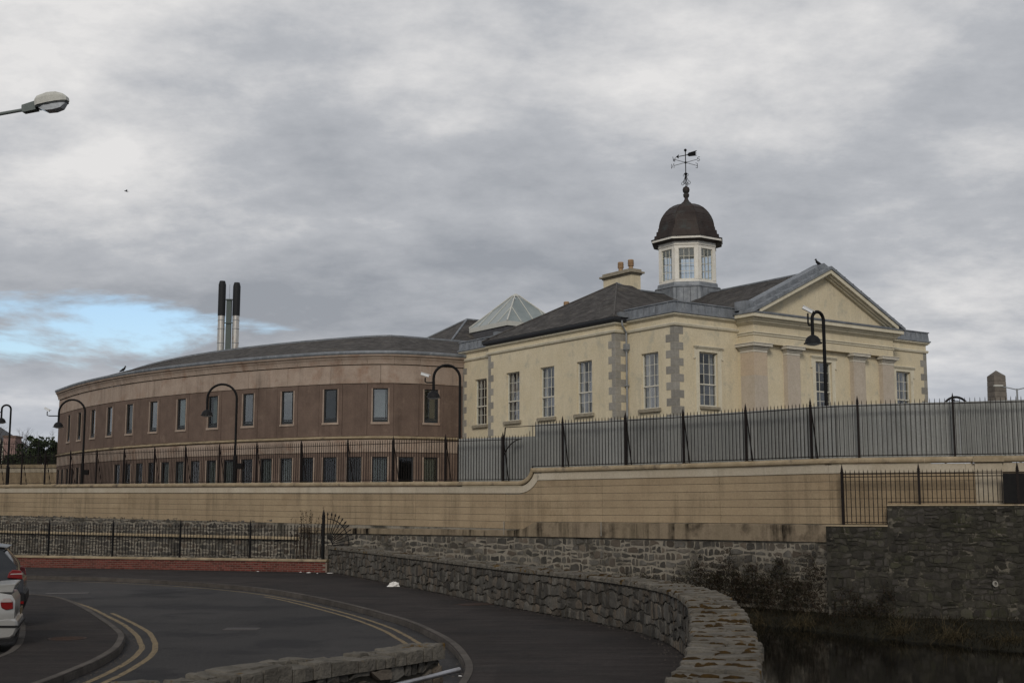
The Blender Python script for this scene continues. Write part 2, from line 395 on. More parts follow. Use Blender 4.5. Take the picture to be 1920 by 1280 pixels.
M['mortar'] = material('pale_mortar', (.25, .225, .185), (.19, .17, .14), 3, .98, .4, 40, third=(.06, .055, .045), tscale=.8, tmin=.48, tmax=.62)
M['mortar_dark'] = material('dark_mortar', (.05, .045, .038), (.075, .068, .056), 3, .98, .4, 40)
M['mortar_old'] = material('worn_lime_mortar', (.025, .024, .02), (.05, .046, .038), 2, .98, .5, 30, third=(.12, .108, .088), tscale=2.6, tmin=.56, tmax=.64)
M['brick'] = material('red_brick', (.135, .038, .030), (.10, .032, .027), 6, .9, .2, 60, per=.3)
M['brick_mortar'] = material('brick_mortar', (.21, .165, .135), (.17, .135, .11), 8, .95)
M['asphalt'] = material('asphalt_road', (.037, .035, .035), (.047, .044, .043), .45, .85, .5, 70, third=(.026, .025, .026), tscale=.35, tmin=.5, tmax=.60, fine=.2, grain=.5, crack=.8)
M['pavement'] = material('dark_red_tarmac_pavement', (.026, .0215, .020), (.033, .0275, .0255), .8, .9, .5, 60, third=(.023, .020, .019), tscale=.5, tmin=.5, tmax=.60, fine=.22, grain=.5, sweep_=.3, crack=.6)
M['kerb'] = material('concrete_kerb', (.062, .055, .049), (.088, .077, .068), 3, .92, .3, 50, per=.12)
M['yellow'] = material('worn_yellow_paint', (.195, .148, .085), (.155, .12, .075), 3, .85, fine=.35, third=(.06, .05, .042), tscale=9, tmin=.54, tmax=.62, grain=.3)
M['rust'] = material('rusty_iron_cover', (.055, .033, .025), (.04, .03, .026), 10, .8, .5, 50)
M['grate'] = material('grey_drain_iron', (.075, .068, .066), rough=.7)
M['sheet'] = material('grey_corrugated_sheet', (.275, .282, .275), (.305, .31, .30), 1.2, .65, streak=.3, per=.07)
M['water'] = material('river_water', (.004, .004, .0035), rough=.05, fine=0, bump=.04, bscale=1.4, spec=.16, bdist=.03)
M['soil'] = material('river_bank_soil', (.012, .011, .008), (.019, .017, .011), 2, 1, .8, 12)
M['ground'] = material('yard_ground', (.10, .095, .085), (.13, .12, .10), .5, .95)
M['twig'] = material('dark_bramble_stems', (.040, .024, .017), (.055, .036, .026), 6, .95, per=.4)
M['leaf_dark'] = material('dark_leaves', (.012, .013, .007), (.024, .017, .010), 4, .9, per=.5)
M['grass_dry'] = material('dry_grass', (.085, .065, .036), (.045, .037, .02), 4, .95, per=.4)
M['leaf_green'] = material('evergreen_leaves', (.022, .034, .016), (.036, .046, .02), 2, .9, per=.5)
M['bark'] = material('tree_bark', (.05, .04, .033), rough=.95)
M['lamp_white'] = material('white_lamp_housing', (.50, .50, .46), (.44, .44, .41), 8, .5)
M['lamp_grey'] = material('grey_lamp_housing', (.14, .16, .155), rough=.5)
M['lamp_dark'] = material('lamp_reflector', (.03, .035, .037), rough=.4)
M['lens'] = material('clear_lamp_bowl', (.50, .53, .56), rough=.15, spec=.6)
M['cam_white'] = material('white_camera_housing', (.68, .69, .70), rough=.4)
M['car_silver'] = material('silver_car_paint', (.35, .345, .33), rough=.36, metal=.55, coat=.6, fine=.02)
M['car_dark'] = material('dark_car_paint', (.016, .017, .020), rough=.3, metal=.3, coat=.8, fine=.02)
M['car_glass'] = material('dark_car_glass', (.012, .014, .017), rough=.08, spec=.6, fine=0)
M['car_trim'] = material('black_plastic_trim', (.014, .014, .015), rough=.6)
M['red_lens'] = material('red_light_lens', (.15, .008, .008), rough=.15, spec=.6, fine=0)
M['clear_lens'] = material('clear_light_lens', (.34, .29, .28), rough=.15, spec=.6, fine=0)
M['rubber'] = material('tyre_rubber', (.018, .018, .018), rough=.85)
M['alloy'] = material('alloy_wheel', (.35, .35, .36), rough=.35, metal=.8)
M['litter'] = material('white_litter', (.68, .66, .64), rough=.7)
M['bird'] = material('black_feathers', (.012, .012, .013), rough=.7)
M['obelisk'] = material('granite_obelisk', (.13, .115, .10), (.17, .15, .13), 3, .9, .2, 20, per=.2)
M['house_wall'] = material('white_house_render', (.62, .60, .50), rough=.9)
M['pink_wall'] = material('pink_brick_block', (.22, .15, .135), (.26, .175, .16), 3, .9)
M['stainless'] = material('stainless_handrail', (.40, .40, .42), (.30, .29, .29), 5, .38, metal=.8)

# ------------------------------------------------------------------ ground, road, river, terrace
# plan lines (metres, camera at the origin)
KERB = [(-40,52.5),(-30,49.6),(-24,47.8),(-18.3,45.7),(-14,43.9),(-10.25,41.1),(-7.7,38.3),(-5.9,35.3),(-4.3,32.0),(-3.2,29.4),(-2.25,26.9),(-1.62,24.7),(-1.12,22.5),(-.82,20.4),(-.70,18.8),(-.74,17.2),(-.95,14.5),(-1.5,11),(-2.6,6),(-3.4,0)]
ISLE = [(-14.9,35.9),(-14.3,35.85),(-13.3,35.4),(-12.2,34.3),(-11.25,32.7),(-10.0,30.2),(-8.8,27.6),(-7.82,25.4),(-7.25,24),(-6.9,22.8),(-6.6,21.5),(-6.4,20),(-6.33,18.6),(-6.3,17.2),(-6.4,13),(-6.7,6)]
BAY = [(-9.5,6),(-8.4,13),(-8.15,17),(-8.2,20.3),(-8.5,21.8),(-9.0,23.3),(-9.6,24.9),(-10.3,26.6),(-11.6,29),(-13.0,31.6),(-14.3,33.9)]
PAR = [(-7.0,48.2),(-5.74,45.2),(-3.38,39.2),(-1.62,34.6),(.10,30.1),(1.42,27.1),(2.3,24.5),(2.68,22.4),(2.74,20.4),(2.60,18.5),(2.36,16.6),(2.08,14.6),(1.83,12.9),(1.53,11.4),(1.25,10.1),(1.0,9.1),(.55,6.5),(.2,3),(0.1,-3)]
BRICK = [(-38,58.4),(-21.2,52.65),(-16.1,50.85),(-6.95,47.75)]
BW = [(-62,107.5),(-33.5,82.6),(-22.2,72.3),(-12.8,64.05),(-5.3,57.7),(2.0,51.6),(6.35,47.7),(8.5,45.5),(10.3,43.35),(11.1,42.7),(12.8,42.0),(16.6,40.75),(34,35.6)]
kerb_p = catmull([Vector(p) for p in KERB], 6); par_p = catmull([Vector(p) for p in PAR], 6)
isle_p = catmull([Vector(p) for p in ISLE], 6); bay_p = catmull([Vector(p) for p in BAY], 5)
boundary = Path(BW)
parapet = Path(par_p); kerb = Path(kerb_p); brickp = Path(BRICK)
sheet('road', [(-140,-40),(0.1,-40)] + [tuple(p) for p in reversed(par_p)] + [(p[0], p[1]) for p in reversed(BRICK)] + [(-140, 92)], 0.0, M['asphalt'])
sheet('pavement', [tuple(kerb.pt(kerb.S[i], .14 * -1)[:2]) if False else (kerb_p[i][0], kerb_p[i][1]) for i in range(len(kerb_p))] + [(0.1,-3)] + [tuple(p) for p in reversed(par_p)] + [(p[0], p[1]) for p in reversed(BRICK)], .118, M['pavement'])
sheet('pavement', [tuple(p) for p in isle_p] + [tuple(p) for p in bay_p], .118, M['pavement'])
sheet('river', [(-120,-40),(120,-40),(120,140),(-120,140)], -1.4, M['water'])
sheet('river_bed', [(-600,-600),(600,-600),(600,900),(-600,900)], -2.6, M['soil'])
bwb = [boundary.pt(boundary.S[i], -.25) for i in range(len(BW))]
sheet('courtyard', [(p.x, p.y) for p in bwb] + [(900, 20), (900, 1500), (-900, 1500), (-900, 150)], 3.25, M['ground'])

# kerbstones, one by one
def kerbstones(line, side, name_label):
    p = Path([tuple(q) for q in line], side)
    root = thing('kerb', name_label, 'kerb')
    t = 0.0
    while t < p.len - .4:
        w = .9
        mb = path_strip(p, t + .006, min(t + w - .006, p.len), [(-.13, .004), (.0, .004), (.0, .095), (-.025, .128), (-.13, .128)], .3)
        o = obj('kerbstone', mb.mesh('kerbstone', M['kerb']), root)
        o.location.z = rnd.uniform(-.003, .003)
        t += w
    return root
kerbstones(kerb_p, 1, 'long grey kerb curving round the outside of the bend below the stone parapet')
kerbstones(isle_p, -1, 'grey kerb round the tip of the pavement island beside the double yellow lines')
kerbstones(bay_p, -1, 'grey kerb curving round the parking bay behind the silver car')

# yellow lines: painted sheets 4 mm above the road
def painted(line, w, name, label, z=.004):
    p = Path([tuple(q) for q in line]); mb = MB(); vs_ = []; k = max(2, int(p.len / .35)); rr = random.Random(3)
    for i in range(k + 1):
        t = p.len * i / k; a = rr.uniform(-.008, .008)
        vs_ += [p.pt(t, w/2 + a, z), p.pt(t, -w/2 + a, z)]
    mb.add(vs_, [(2*i, 2*i+1, 2*i+3, 2*i+2) for i in range(k)])
    me = mb.mesh(name, M['yellow'], recalc=False)
    me.flip_normals() if me.polygons[0].normal.z < 0 else None
    o = obj(name, me, kind='structure'); return o
painted(catmull([Vector(q) for q in [(-12.2,34.95),(-11.4,33.5),(-10.55,32.0),(-9.38,29.6),(-8.33,27.4),(-7.4,25.2),(-6.82,23.55),(-6.5,22.5),(-6.25,21.2),(-6.1,19.9),(-6.0,18.1),(-6.0,14),(-6.2,8)]], 6), .10, 'yellow_line', '')
painted(catmull([Vector(q) for q in [(-9.5,30.35),(-8.4,28.1),(-7.3,25.7),(-6.62,23.75),(-6.25,22.45),(-6.0,21.25),(-5.84,19.8),(-5.75,18.1),(-5.75,14),(-5.95,8)]], 6), .10, 'yellow_line', '')
painted(catmull([Vector(q) for q in [(-30,48.7),(-24,46.8),(-18.1,45.0),(-14.0,43.3),(-10.3,40.6),(-7.8,37.8),(-6.05,34.9),(-4.5,31.6),(-3.4,29.0),(-2.5,26.5),(-1.95,24.5),(-1.5,22.5),(-1.2,20.4),(-1.15,18)]], 6), .09, 'yellow_line', '')
painted(catmull([Vector(q) for q in [(-7.0,36.1),(-6.3,34.85),(-4.75,31.55),(-3.65,28.95),(-2.75,26.45),(-2.18,24.4),(-1.73,22.4),(-1.43,20.4),(-1.38,18)]], 6), .09, 'yellow_line', '')

# manhole covers, drain
mb = MB(); mb.lathe([(.34, 0), (.34, .006), (.31, .010), (.30, .005)], 28); 
for k in range(-4, 5):
    h = math.sqrt(max(0, .28**2 - (k*.06)**2)); mb.box(-h, h, k*.06-.012, k*.06+.012, .004, .0085)
thing('manhole_cover', 'round rusty manhole cover set in the pavement island near the silver car', 'manhole cover', (-8.05, 23.2, .1185), mesh=mb.mesh('manhole_cover', M['rust']))
mb = MB(); mb.box(-.35, .35, -.26, .26, .0, .006)
for k in range(9): mb.box(-.32 + k*.075, -.285 + k*.075, -.22, .22, .004, .012)
thing('drain_cover', 'rectangular grey iron cover in the middle of the road bend', 'drain cover', (-5.55, 26.3, .002), mesh=mb.mesh('drain_cover', M['grate']))
mb = MB(); mb.box(-.45, .45, -.3, .3, 0, .005); mb.box(-.41, .41, -.26, .26, .004, .009)
thing('access_cover', 'dark square access cover in the pavement below the stone parapet', 'access cover', (-.9, 31.6, .1185), .5, mesh=mb.mesh('access_cover', M['rust']))
thing('access_cover', 'pale flat cover in the road beside the parked dark car', 'access cover', (-13.1, 37.6, .002), .2, mesh=boxmesh('access_cover', M['grate'], -.6, .6, -.25, .25, 0, .008))

# litter
def crumple(seed, sx, sy, sz, n=10):
    r_ = random.Random(seed); mb = MB(); vs_ = []; fs = []
    for i in range(5):
        ph = math.pi * i / 8
        for k in range(n):
            a = 2*math.pi*k/n; q = r_.uniform(.75, 1.15)
            vs_.append((sx*math.cos(a)*math.cos(ph)*q, sy*math.sin(a)*math.cos(ph)*q, sz*math.sin(ph)*r_.uniform(.8, 1.15)))
    for i in range(4):
        for k in range(n): k2 = (k+1) % n; fs.append((i*n+k, i*n+k2, (i+1)*n+k2, (i+1)*n+k))
    fs.append(tuple(4*n+k for k in range(n))); mb.add(vs_, fs)
    return mb.mesh('litter', M['litter'])
thing('plastic_bag', 'crumpled white plastic bag lying on the pavement below the parapet', 'plastic bag', (-3.62, 39.0, .119), .2, mesh=crumple(1, .20, .13, .14))
for (x, y, a, b, lab) in [(-7.95,47.9,.13,.06,'flattened white litter at the foot of the brick wall, leftmost of the cluster'),(-7.6,47.6,.10,.05,'second scrap of white litter from the left at the foot of the brick wall'),
        (-7.2,47.1,.09,.04,'small white scrap of litter lying in front of the brick wall cluster'),(-6.75,47.2,.14,.05,'folded white paper litter where the brick wall meets the stone parapet'),
        (-4.75,43.4,.07,.04,'small white wrapper on the pavement between the wall corner and the plastic bag'),(-9.7,48.6,.06,.04,'lone white speck of litter below the middle of the brick wall'),
        (-.72,17.9,.035,.02,'tiny white scrap lying on the kerb at the right end of the bend')]:
    thing('litter', lab, 'litter', (x, y, .119 if x < -1 else .13), rnd.uniform(0, 3), mesh=crumple(int(x*100), a, b*.8, b*.45, 7))

# ------------------------------------------------------------------ rubble stone builder
def cell_outline(a0, a1, b0f, b1f, r_, gap):
    """irregular outline of one stone in wall coordinates"""
    w = a1 - a0; j = min(w, .3) * .17
    def J(k=1): return r_.uniform(-j, j) * k
    m = (a0 + a1) / 2
    hb0, hb1 = b0f(m), b1f(m); h = hb1 - hb0
    pts = [(a0+gap+J(.5), b0f(a0)+gap+abs(J())), (m+J(), b0f(m)+gap+abs(J(.4))), (a1-gap+J(.5), b0f(a1)+gap+abs(J())),
           (a1-gap+J(.4), (hb0+hb1)/2+J()), (a1-gap-abs(J()), b1f(a1)-gap-abs(J(1.3))), (m+J(), b1f(m)-gap-abs(J(.5))),
           (a0+gap+abs(J()), b1f(a0)-gap-abs(J(1.3))), (a0+gap+J(.4), (hb0+hb1)/2+J())]
    return pts
def stone_verts(outline, fmap, d0, d1, r_):
    n = len(outline); cx = sum(p[0] for p in outline)/n; cy = sum(p[1] for p in outline)/n
    tilt = (r_.uniform(-.04, .04), r_.uniform(-.05, .05)); vs_ = []; fs = []
    for (k, d) in ((1.0, d0), (1.0, d1*.8), (.94, d1)):
        for p in outline:
            x = cx + (p[0]-cx)*k; y = cy + (p[1]-cy)*k
            e = d if d == d0 else d + ((p[0]-cx)*tilt[0] + (p[1]-cy)*tilt[1])*1.2 + r_.uniform(-.009, .009)
            vs_.append(fmap(x, y, e))
    vs_.append(fmap(cx, cy, d1 + r_.uniform(0, .012)))
    for i in range(2):
        for k in range(n): k2 = (k+1) % n; fs.append((i*n+k, i*n+k2, (i+1)*n+k2, (i+1)*n+k))
    for k in range(n): fs.append((2*n+k, 2*n+(k+1) % n, 3*n))
    return vs_, fs
def rubble(root, path, s0, s1, z0, z1, mat, seed, rowh=(.17,.30), colw=(.20,.50), dep=(.03,.07), gap=.011, off=0.0, limit=300, cells=None):
    r_ = random.Random(seed); cells = [] if cells is None else cells
    z = min(z0(s0), z0((s0+s1)/2), z0(s1)); zt = max(z1(s0), z1((s0+s1)/2), z1(s1)); rows = [z]
    while rows[-1] < zt - .08: rows.append(min(zt, rows[-1] + r_.uniform(*rowh)))
    for i in range(len(rows) - 1):
        ph1, ph2 = i * 1.7, (i+1) * 1.7
        def f(base, ph, last):
            return (lambda s, b=base, p=ph, l=last: max(z0(s), min(z1(s), b + (0 if l else .038*math.sin(s*1.9+p) + .030*math.sin(s*5.3+p*2.1) + .018*math.sin(s*11.7+p*3.3)))))
        f0 = f(rows[i], ph1, i == 0); f1 = f(rows[i+1], ph2, i == len(rows)-2)
        t = s0 + r_.uniform(0, .2)
        while t < s1 - .05:
            w = r_.uniform(*colw) * r_.choice((1.0, 1.0, .8, .55, 1.25)); e = min(t + w, s1)
            m = (t+e)/2; h = f1(m) - f0(m)
            if h > .06 and e - t > .07:
                if h > .24 and r_.random() < .22:   # two thin stones stacked in one cell
                    q = r_.uniform(.4, .6); fm = (lambda s, a=f0, b=f1, q=q: a(s)*(1-q) + b(s)*q)
                    cells.append((cell_outline(t, e, f0, fm, r_, gap), r_.uniform(*dep), path, off)); cells.append((cell_outline(t, e, fm, f1, r_, gap), r_.uniform(*dep), path, off))
                else: cells.append((cell_outline(t, e, f0, f1, r_, gap), r_.uniform(*dep), path, off))
            t = e
    return cells
def emit_stones(root, cells, mat, seed, limit=300, name='stone'):
    r_ = random.Random(seed)
    def key(c):
        o, d, p, off = c; a = sum(q[0] for q in o)/8; b = sum(q[1] for q in o)/8; P = p.pt(a, 0, b)
        ang = P.x / max(1, P.y)
        area = (o[2][0]-o[0][0]) * (o[5][1]-o[1][1])
        ok = P.y > 8 and abs(ang) < .43
        return -(area / (P.y**2)) * (1 if ok else .001)
    cells = sorted(cells, key=key); rest = MB()
    for i, (o, d, p, off) in enumerate(cells):
        fm = lambda a, b, e, p=p, off=off: p.pt(a, off + e, b)
        vs_, fs = stone_verts(o, fm, -.03, d, r_)
        if i < limit:
            mb = MB(); mb.add(vs_, fs); obj(name, mb.mesh(name, mat), root)
        else: rest.add(vs_, fs)
    if rest.v: obj(name + 's', rest.mesh(name + 's', mat), root, kind='stuff')

# ------------------------------------------------------------------ curved stone parapet along the river
PT = 1.0    # height of its stone face; capstones above
root = thing('stone_parapet', 'long curved rubble stone parapet with mossy capstones running along the river to the right foreground', 'stone wall')
mb = path_strip(parapet, 0, parapet.len - .5, [(-.60, -2.5), (-.02, -2.5), (-.012, PT), (-.60, PT)], .6)
obj('wall_core', mb.mesh('wall_core', M['mortar_dark']), root)
cells = rubble(root, parapet, 0.0, parapet.len - 6.2, lambda s: .12, lambda s: PT, None, 11, rowh=(.12, .27), colw=(.09, .29), dep=(.004,.024), gap=.007)
# face towards the river
riv = Path([tuple(parapet.pt(t, -.62)[:2]) for t in [i * parapet.len / 90 for i in range(91)]], -1)
cells = rubble(root, riv, 22, riv.len - 6.5, lambda s: -1.5, lambda s: PT, None, 12, rowh=(.3, .5), colw=(.35, .8), cells=cells)
emit_stones(root, cells, M['stone'], 5)
t = .0; caps = []
def cap_map(a, b, e): q = parapet.pt(a, b, PT + e); return q
i = 0
r_ = random.Random(21)
moss_mb = MB()
while t < parapet.len - 6.3:
    w = r_.uniform(.07, .24); o = []
    split = r_.random() < .35
    halves = [(-.67, .05)] if not split else [(-.67, -.30 + r_.uniform(-.1, .1)), None]
    if split: halves[1] = (halves[0][1] + .0, .05)
    for (b0, b1) in halves:
        j = r_.uniform(-.02, .02)
        mid = (b0+b1)/2
        o = [(t+.008, b0+abs(r_.uniform(0, .04))), (t+w/2, b0+r_.uniform(-.02,.02)), (t+w-.008, b0+abs(r_.uniform(0,.04))), (t+w-.008+r_.uniform(-.03,.005), mid),
             (t+w-.008, b1-abs(r_.uniform(0,.04))), (t+w/2, b1+r_.uniform(-.02,.02)), (t+.008, b1-abs(r_.uniform(0,.04))), (t+.008+r_.uniform(-.005,.03), mid)]
        vs_, fs = stone_verts(o, cap_map, -.02, r_.uniform(.045, .085), r_)
        mb = MB(); mb.add(vs_, fs); obj('capstone', mb.mesh('capstone', M['stone_top']), root)
    # moss cushions lodged in the joints
    if r_.random() < .75:
        for q in range(r_.randint(1, 5)):
            c = (t + r_.uniform(-.02, .04), r_.uniform(-.6, .0)); sx, sy = r_.uniform(.007, .019), r_.uniform(.03, .12)
            vs_ = []; 
            for (k, e) in ((1, .03), (.8, .066), (.35, .078)):
                for g in range(6):
                    an = g*math.pi/3; vs_.append(cap_map(c[0]+sx*k*math.cos(an)*r_.uniform(.7,1.2), c[1]+sy*k*math.sin(an)*r_.uniform(.7,1.2), e*r_.uniform(.9,1.05)))
            fs = [(a*6+g, a*6+(g+1)%6, a*6+6+(g+1)%6, a*6+6+g) for a in range(2) for g in range(6)] + [tuple(12+g for g in range(6))]
            moss_mb.add(vs_, fs)
    t += w
obj('moss', moss_mb.mesh('moss', M['moss']), root, kind='stuff')

# low stone wall at the bottom edge with a steel handrail
NW = [(-6.6,4.6),(-3.9,7.3),(-2.42,9.35),(-.66,12.0)]
nwp = Path([tuple(p) for p in NW], 1)
root = thing('stone_wall', 'low rough stone wall with a mossy top in the bottom foreground carrying a steel handrail', 'stone wall')
mb = path_strip(nwp, 0, nwp.len - .02, [(-.32, -.2), (-.02, -.2), (-.02, 1.12), (-.32, 1.12)], .8)
obj('wall_core', mb.mesh('wall_core', M['mortar_dark']), root)
cells = rubble(root, nwp, .5, nwp.len, lambda s: .1, lambda s: 1.07, None, 31, rowh=(.18,.30), colw=(.08,.24), dep=(.01,.05))
# upright stones of the top course
t = .5; r_ = random.Random(8)
emit_stones(root, cells, M['stone'], 6)
endp = Path([tuple(nwp.pt(nwp.len - .01, .0)[:2]), tuple(nwp.pt(nwp.len - .01, -.34)[:2])], -1)
emit_stones(root, rubble(root, endp, 0, .34, lambda s: .1, lambda s: 1.05, None, 33, rowh=(.2,.3), colw=(.15,.3)), M['stone'], 6)
while t < nwp.len - .03:
    w = min(r_.uniform(.10, .34), nwp.len - t)
    o = [(t+.006,-.36+r_.uniform(0,.05)),(t+w/2,-.36+r_.uniform(-.02,.03)),(t+w-.006,-.36+r_.uniform(0,.05)),(t+w-.006,-.15),(t+w-.01,.05),(t+w/2,.06+r_.uniform(-.02,.02)),(t+.006,.05),(t+.006,-.15)]
    zt = r_.uniform(.03, .085)
    if r_.random() < .75:
        q = r_.uniform(-.22, -.08); o2 = [(a, max(b, q + .006) if b > -.15 or b == -.15 else b) for a, b in o]
        o = [(a, min(b, q - .006)) for a, b in o]; o2 = [(a, max(b, q + .006)) for a, b in o2]; o2 = [(o2[0][0], q+.006), (o2[1][0], q+.01), (o2[2][0], q+.006), (o2[3][0], (q+.05)/2)] + o2[4:7] + [(o2[7][0], (q+.05)/2)]
        o = o[:3] + [(o[3][0], (q-.36)/2), (o[4][0], q-.006), (o[5][0], q-.012), (o[6][0], q-.006), (o[7][0], (q-.36)/2)]
        vs_, fs = stone_verts(o2, lambda a, b, e: nwp.pt(a, b, 1.10 + e), -.06, r_.uniform(.03, .08), r_)
        mb = MB(); mb.add(vs_, fs); obj('capstone', mb.mesh('capstone', M['stone_top']), root)
    vs_, fs = stone_verts(o, lambda a, b, e: nwp.pt(a, b, 1.10 + e), -.06, zt, r_)
    mb = MB(); mb.add(vs_, fs); obj('capstone', mb.mesh('capstone', M['stone_top']), root)
    t += w
mb = MB(); a = nwp.pt(nwp.len + .0, .13, .93); b = nwp.pt(nwp.len - 6.3, .13, .62)
d = (b - a); a = a - d.normalized() * .10
mb.tube([a, b], .024, 12); hr = obj('handrail', mb.mesh('handrail', M['stainless'], smooth=True), root)
for k in (.09, .3, .55, .8):
    q = a + (b - a) * k; s_ = MB(); s_.tube([q, q + Vector((0,0,-.05)), q + Vector((0,0,-.06)) - Vector((*nwp.out(4), 0)) * .13], .008, 6)
    obj('bracket', s_.mesh('bracket', M['stainless']), hr)

# ------------------------------------------------------------------ brick wall with railings
root = thing('brick_wall', 'low red brick wall with a buff coping along the back of the pavement', 'brick wall')
bL = brickp.len; sb0 = brickp.s_at_x(-22.6)
mb = path_strip(brickp, 0, bL, [(-.22, -1.5), (-.006, -1.5), (-.006, .50), (-.22, .50)], 3); obj('wall_core', mb.mesh('wall_core', M['brick_mortar']), root)
bm_ = boxmesh('brick', M['brick'], -.104, .104, -.006, .06, -.029, .029)
rest = MB(); n_ = 0; cand = []
for r_i in range(5):
    t = sb0 + (.1125 if r_i % 2 else 0)
    while t < bL - .1: cand.append((t, .118 + .040 + r_i * .076)); t += .2275
cand.sort(key=lambda c: -c[0])
for i, (t, z) in enumerate(cand):
    p = brickp.pt(t, 0, z); ro = brickp.rot(t)
    if i < 300: obj('brick', bm_, root, p, ro)
    else:
        rest.M = Matrix.Translation(p) @ Matrix.Rotation(ro, 4, 'Z'); rest.box(-.104, .104, -.006, .06, -.029, .029)
rest.M = None
obj('bricks', rest.mesh('bricks', M['brick']), root, kind='stuff')
t = 0.0
while t < bL - .05:
    e = min(t + .9, bL)
    mb = path_strip(brickp, t + .004, e - .004, [(-.27, .515), (.05, .515), (.05, .56), (-.02, .60), (-.20, .60), (-.27, .56)], 1)
    obj('coping_stone', mb.mesh('coping_stone', M['coping']), root); t = e

def picket_mesh(name, h, r, tip, mat, arrow=False):
    mb = MB(); mb.box(-r, r, -r, r, 0, h)
    if arrow:
        mb.lathe([(r*1.1, h), (r*2.3, h+tip*.25), (r*2.0, h+tip*.35), (.001, h+tip)], 6)
    else: mb.lathe([(r*1.5, h), (r*1.4, h+tip*.3), (.001, h+tip)], 4, rot=math.pi/4)
    return mb.mesh(name, mat)
def post_mesh(name, h, r, mat, brace=True, tip=.22):
    mb = MB(); mb.box(-r, r, -r, r, -.04, h)
    mb.lathe([(r*1.5, h), (r*1.5, h+.03), (r*.8, h+.045), (r*1.3, h+.07), (r*1.0, h+.11), (.002, h+tip+.05)], 8)
    m2 = None
    if brace:
        m2 = MB(); m2.tube([(0, 0, h-.06), (0, .05, h-.12), (0, .38, -.02)], .022, 6); m2.box(-.05, .05, -.04, .42, -.045, -.015)
        m2 = m2.mesh('brace', mat)
    return mb.mesh(name, mat), m2
# railings on the brick wall
root = thing('iron_railings', 'black spear-topped iron railings standing on the low brick wall', 'railings')
pk = picket_mesh('picket', .02 + 1.10, .010, .13, M['iron'], True); sp0 = .62
t = sb0 - 2; k = 0
posts = [bL - .22 - i * 3.13 for i in range(6)]
pts_ = []
while t < bL - .3:
    if min(abs(t - q) for q in posts) > .05: pts_.append(t)
    t += .1425
pts_.sort(reverse=True)
for i, t in enumerate(pts_[:300]): obj('picket', pk, root, brickp.pt(t, -.09, sp0 + .04), brickp.rot(t))
for z in (sp0 + .10, sp0 + 1.06):
    mb = path_strip(brickp, sb0 - 2, bL - .22, [(-.105, z), (-.075, z), (-.075, z+.014), (-.105, z+.014)], 4); obj('rail', mb.mesh('rail', M['iron']), root)
pm, _ = post_mesh('post', 1.22, .032, M['iron'], False)
for i, q in enumerate(posts[1:]): obj('post', pm, root, brickp.pt(q, -.09, .60), brickp.rot(q))
# end post, taller, and the quarter fan beyond it
pm2, _ = post_mesh('end_post', 1.62, .045, M['iron'], False)
obj('end_post', pm2, root, brickp.pt(bL - .22, -.09, .60), brickp.rot(bL - .22))
fan = MB(); R0, R1 = .24, .98
base = Vector((0, 0, 0))
for k in range(11):
    a = R(90 - k * 8.7); dx, dz = math.cos(a), math.sin(a)
    rr0 = R0 if k else .02; pa = (dx*rr0, 0, dz*rr0)
    L1 = 1.12
    fan.tube([(dx*rr0, 0, dz*rr0), (dx*L1, 0, dz*L1)], .014, 6)
    fan.tube([(dx*(L1-.01), 0, dz*(L1-.01)), (dx*(L1+.03), 0, dz*(L1+.03)), (dx*(L1+.13), 0, dz*(L1+.13))], [.014, .036, .002], 6)
for rad in (R0, R1): fan.tube([(math.cos(R(j*6))*rad, 0, math.sin(R(j*6))*rad) for j in range(16)], .019, 6)
fan.tube([(0,0,0), (1.1,0,0)], .013, 6)
fb = brickp.pt(bL - .05, -.09, PT + .13)
obj('fan_panel', fan.mesh('fan_panel', M['iron']), root, fb, math.atan2(-.45, .9))

# ------------------------------------------------------------------ boundary wall of the courthouse
bw = thing('boundary_wall', 'long buff rendered boundary wall with pale band and one curved step on a rubble base', 'wall')
XS = .30                                   # where the step begins
sS = boundary.s_at_x(XS); sL0 = 6.0; sR1 = boundary.len - .5
def zlow(s): return 3.70 + max(0, min(.52, .0102 * (sS - s)))
ZR = 4.23; STEP_W = .62
rail_line = []                             # 3D line of the fence's bottom rail
def level(s): return zlow(s) if s < sS + STEP_W - .001 else ZR
ss = [sL0]
while ss[-1] < sS - 1.6: ss.append(ss[-1] + 1.5)
for s in ss: rail_line.append((s, zlow(s)))
rail_line.append((sS - .02, 3.70))
for k in range(0, 9):
    a = R(90 * k / 8); rail_line.append((sS + STEP_W * math.sin(a), 3.70 + (ZR - 3.70) * (1 - math.cos(a))))
s = sS + STEP_W + .4
right_line = [(sS + STEP_W + .001, ZR)]
right_line += [(q, ZR) for q in sorted([s + 1.2*i for i in range(40) if s + 1.2*i < sR1] + [v for v in boundary.S if s < v < sR1])]
right_line.append((sR1, ZR))
full = rail_line + right_line[1:]
def swp(line, prof, dz=0):
    mb = MB(); sweep(mb, [boundary.pt(s, 0, z + dz) for s, z in line], [boundary.out(s) for s, z in line], prof); return mb
# core
core = MB()
core_line = [(s, z) for s, z in full]
vs_ = []; fs = []
for s, z in core_line:
    for o, zz in ((-.02, -2.5), (-.02, z - .30), (-.42, z - .30), (-.42, -2.5)):
        vs_.append(boundary.pt(s, o, zz))
for i in range(len(core_line)-1):
    for j in range(4): j2 = (j+1) % 4; fs.append((i*4+j, i*4+j2, i*4+4+j2, i*4+4+j))
core.add(vs_, fs); obj('wall_core', core.mesh('wall_core', M['mortar']), bw)
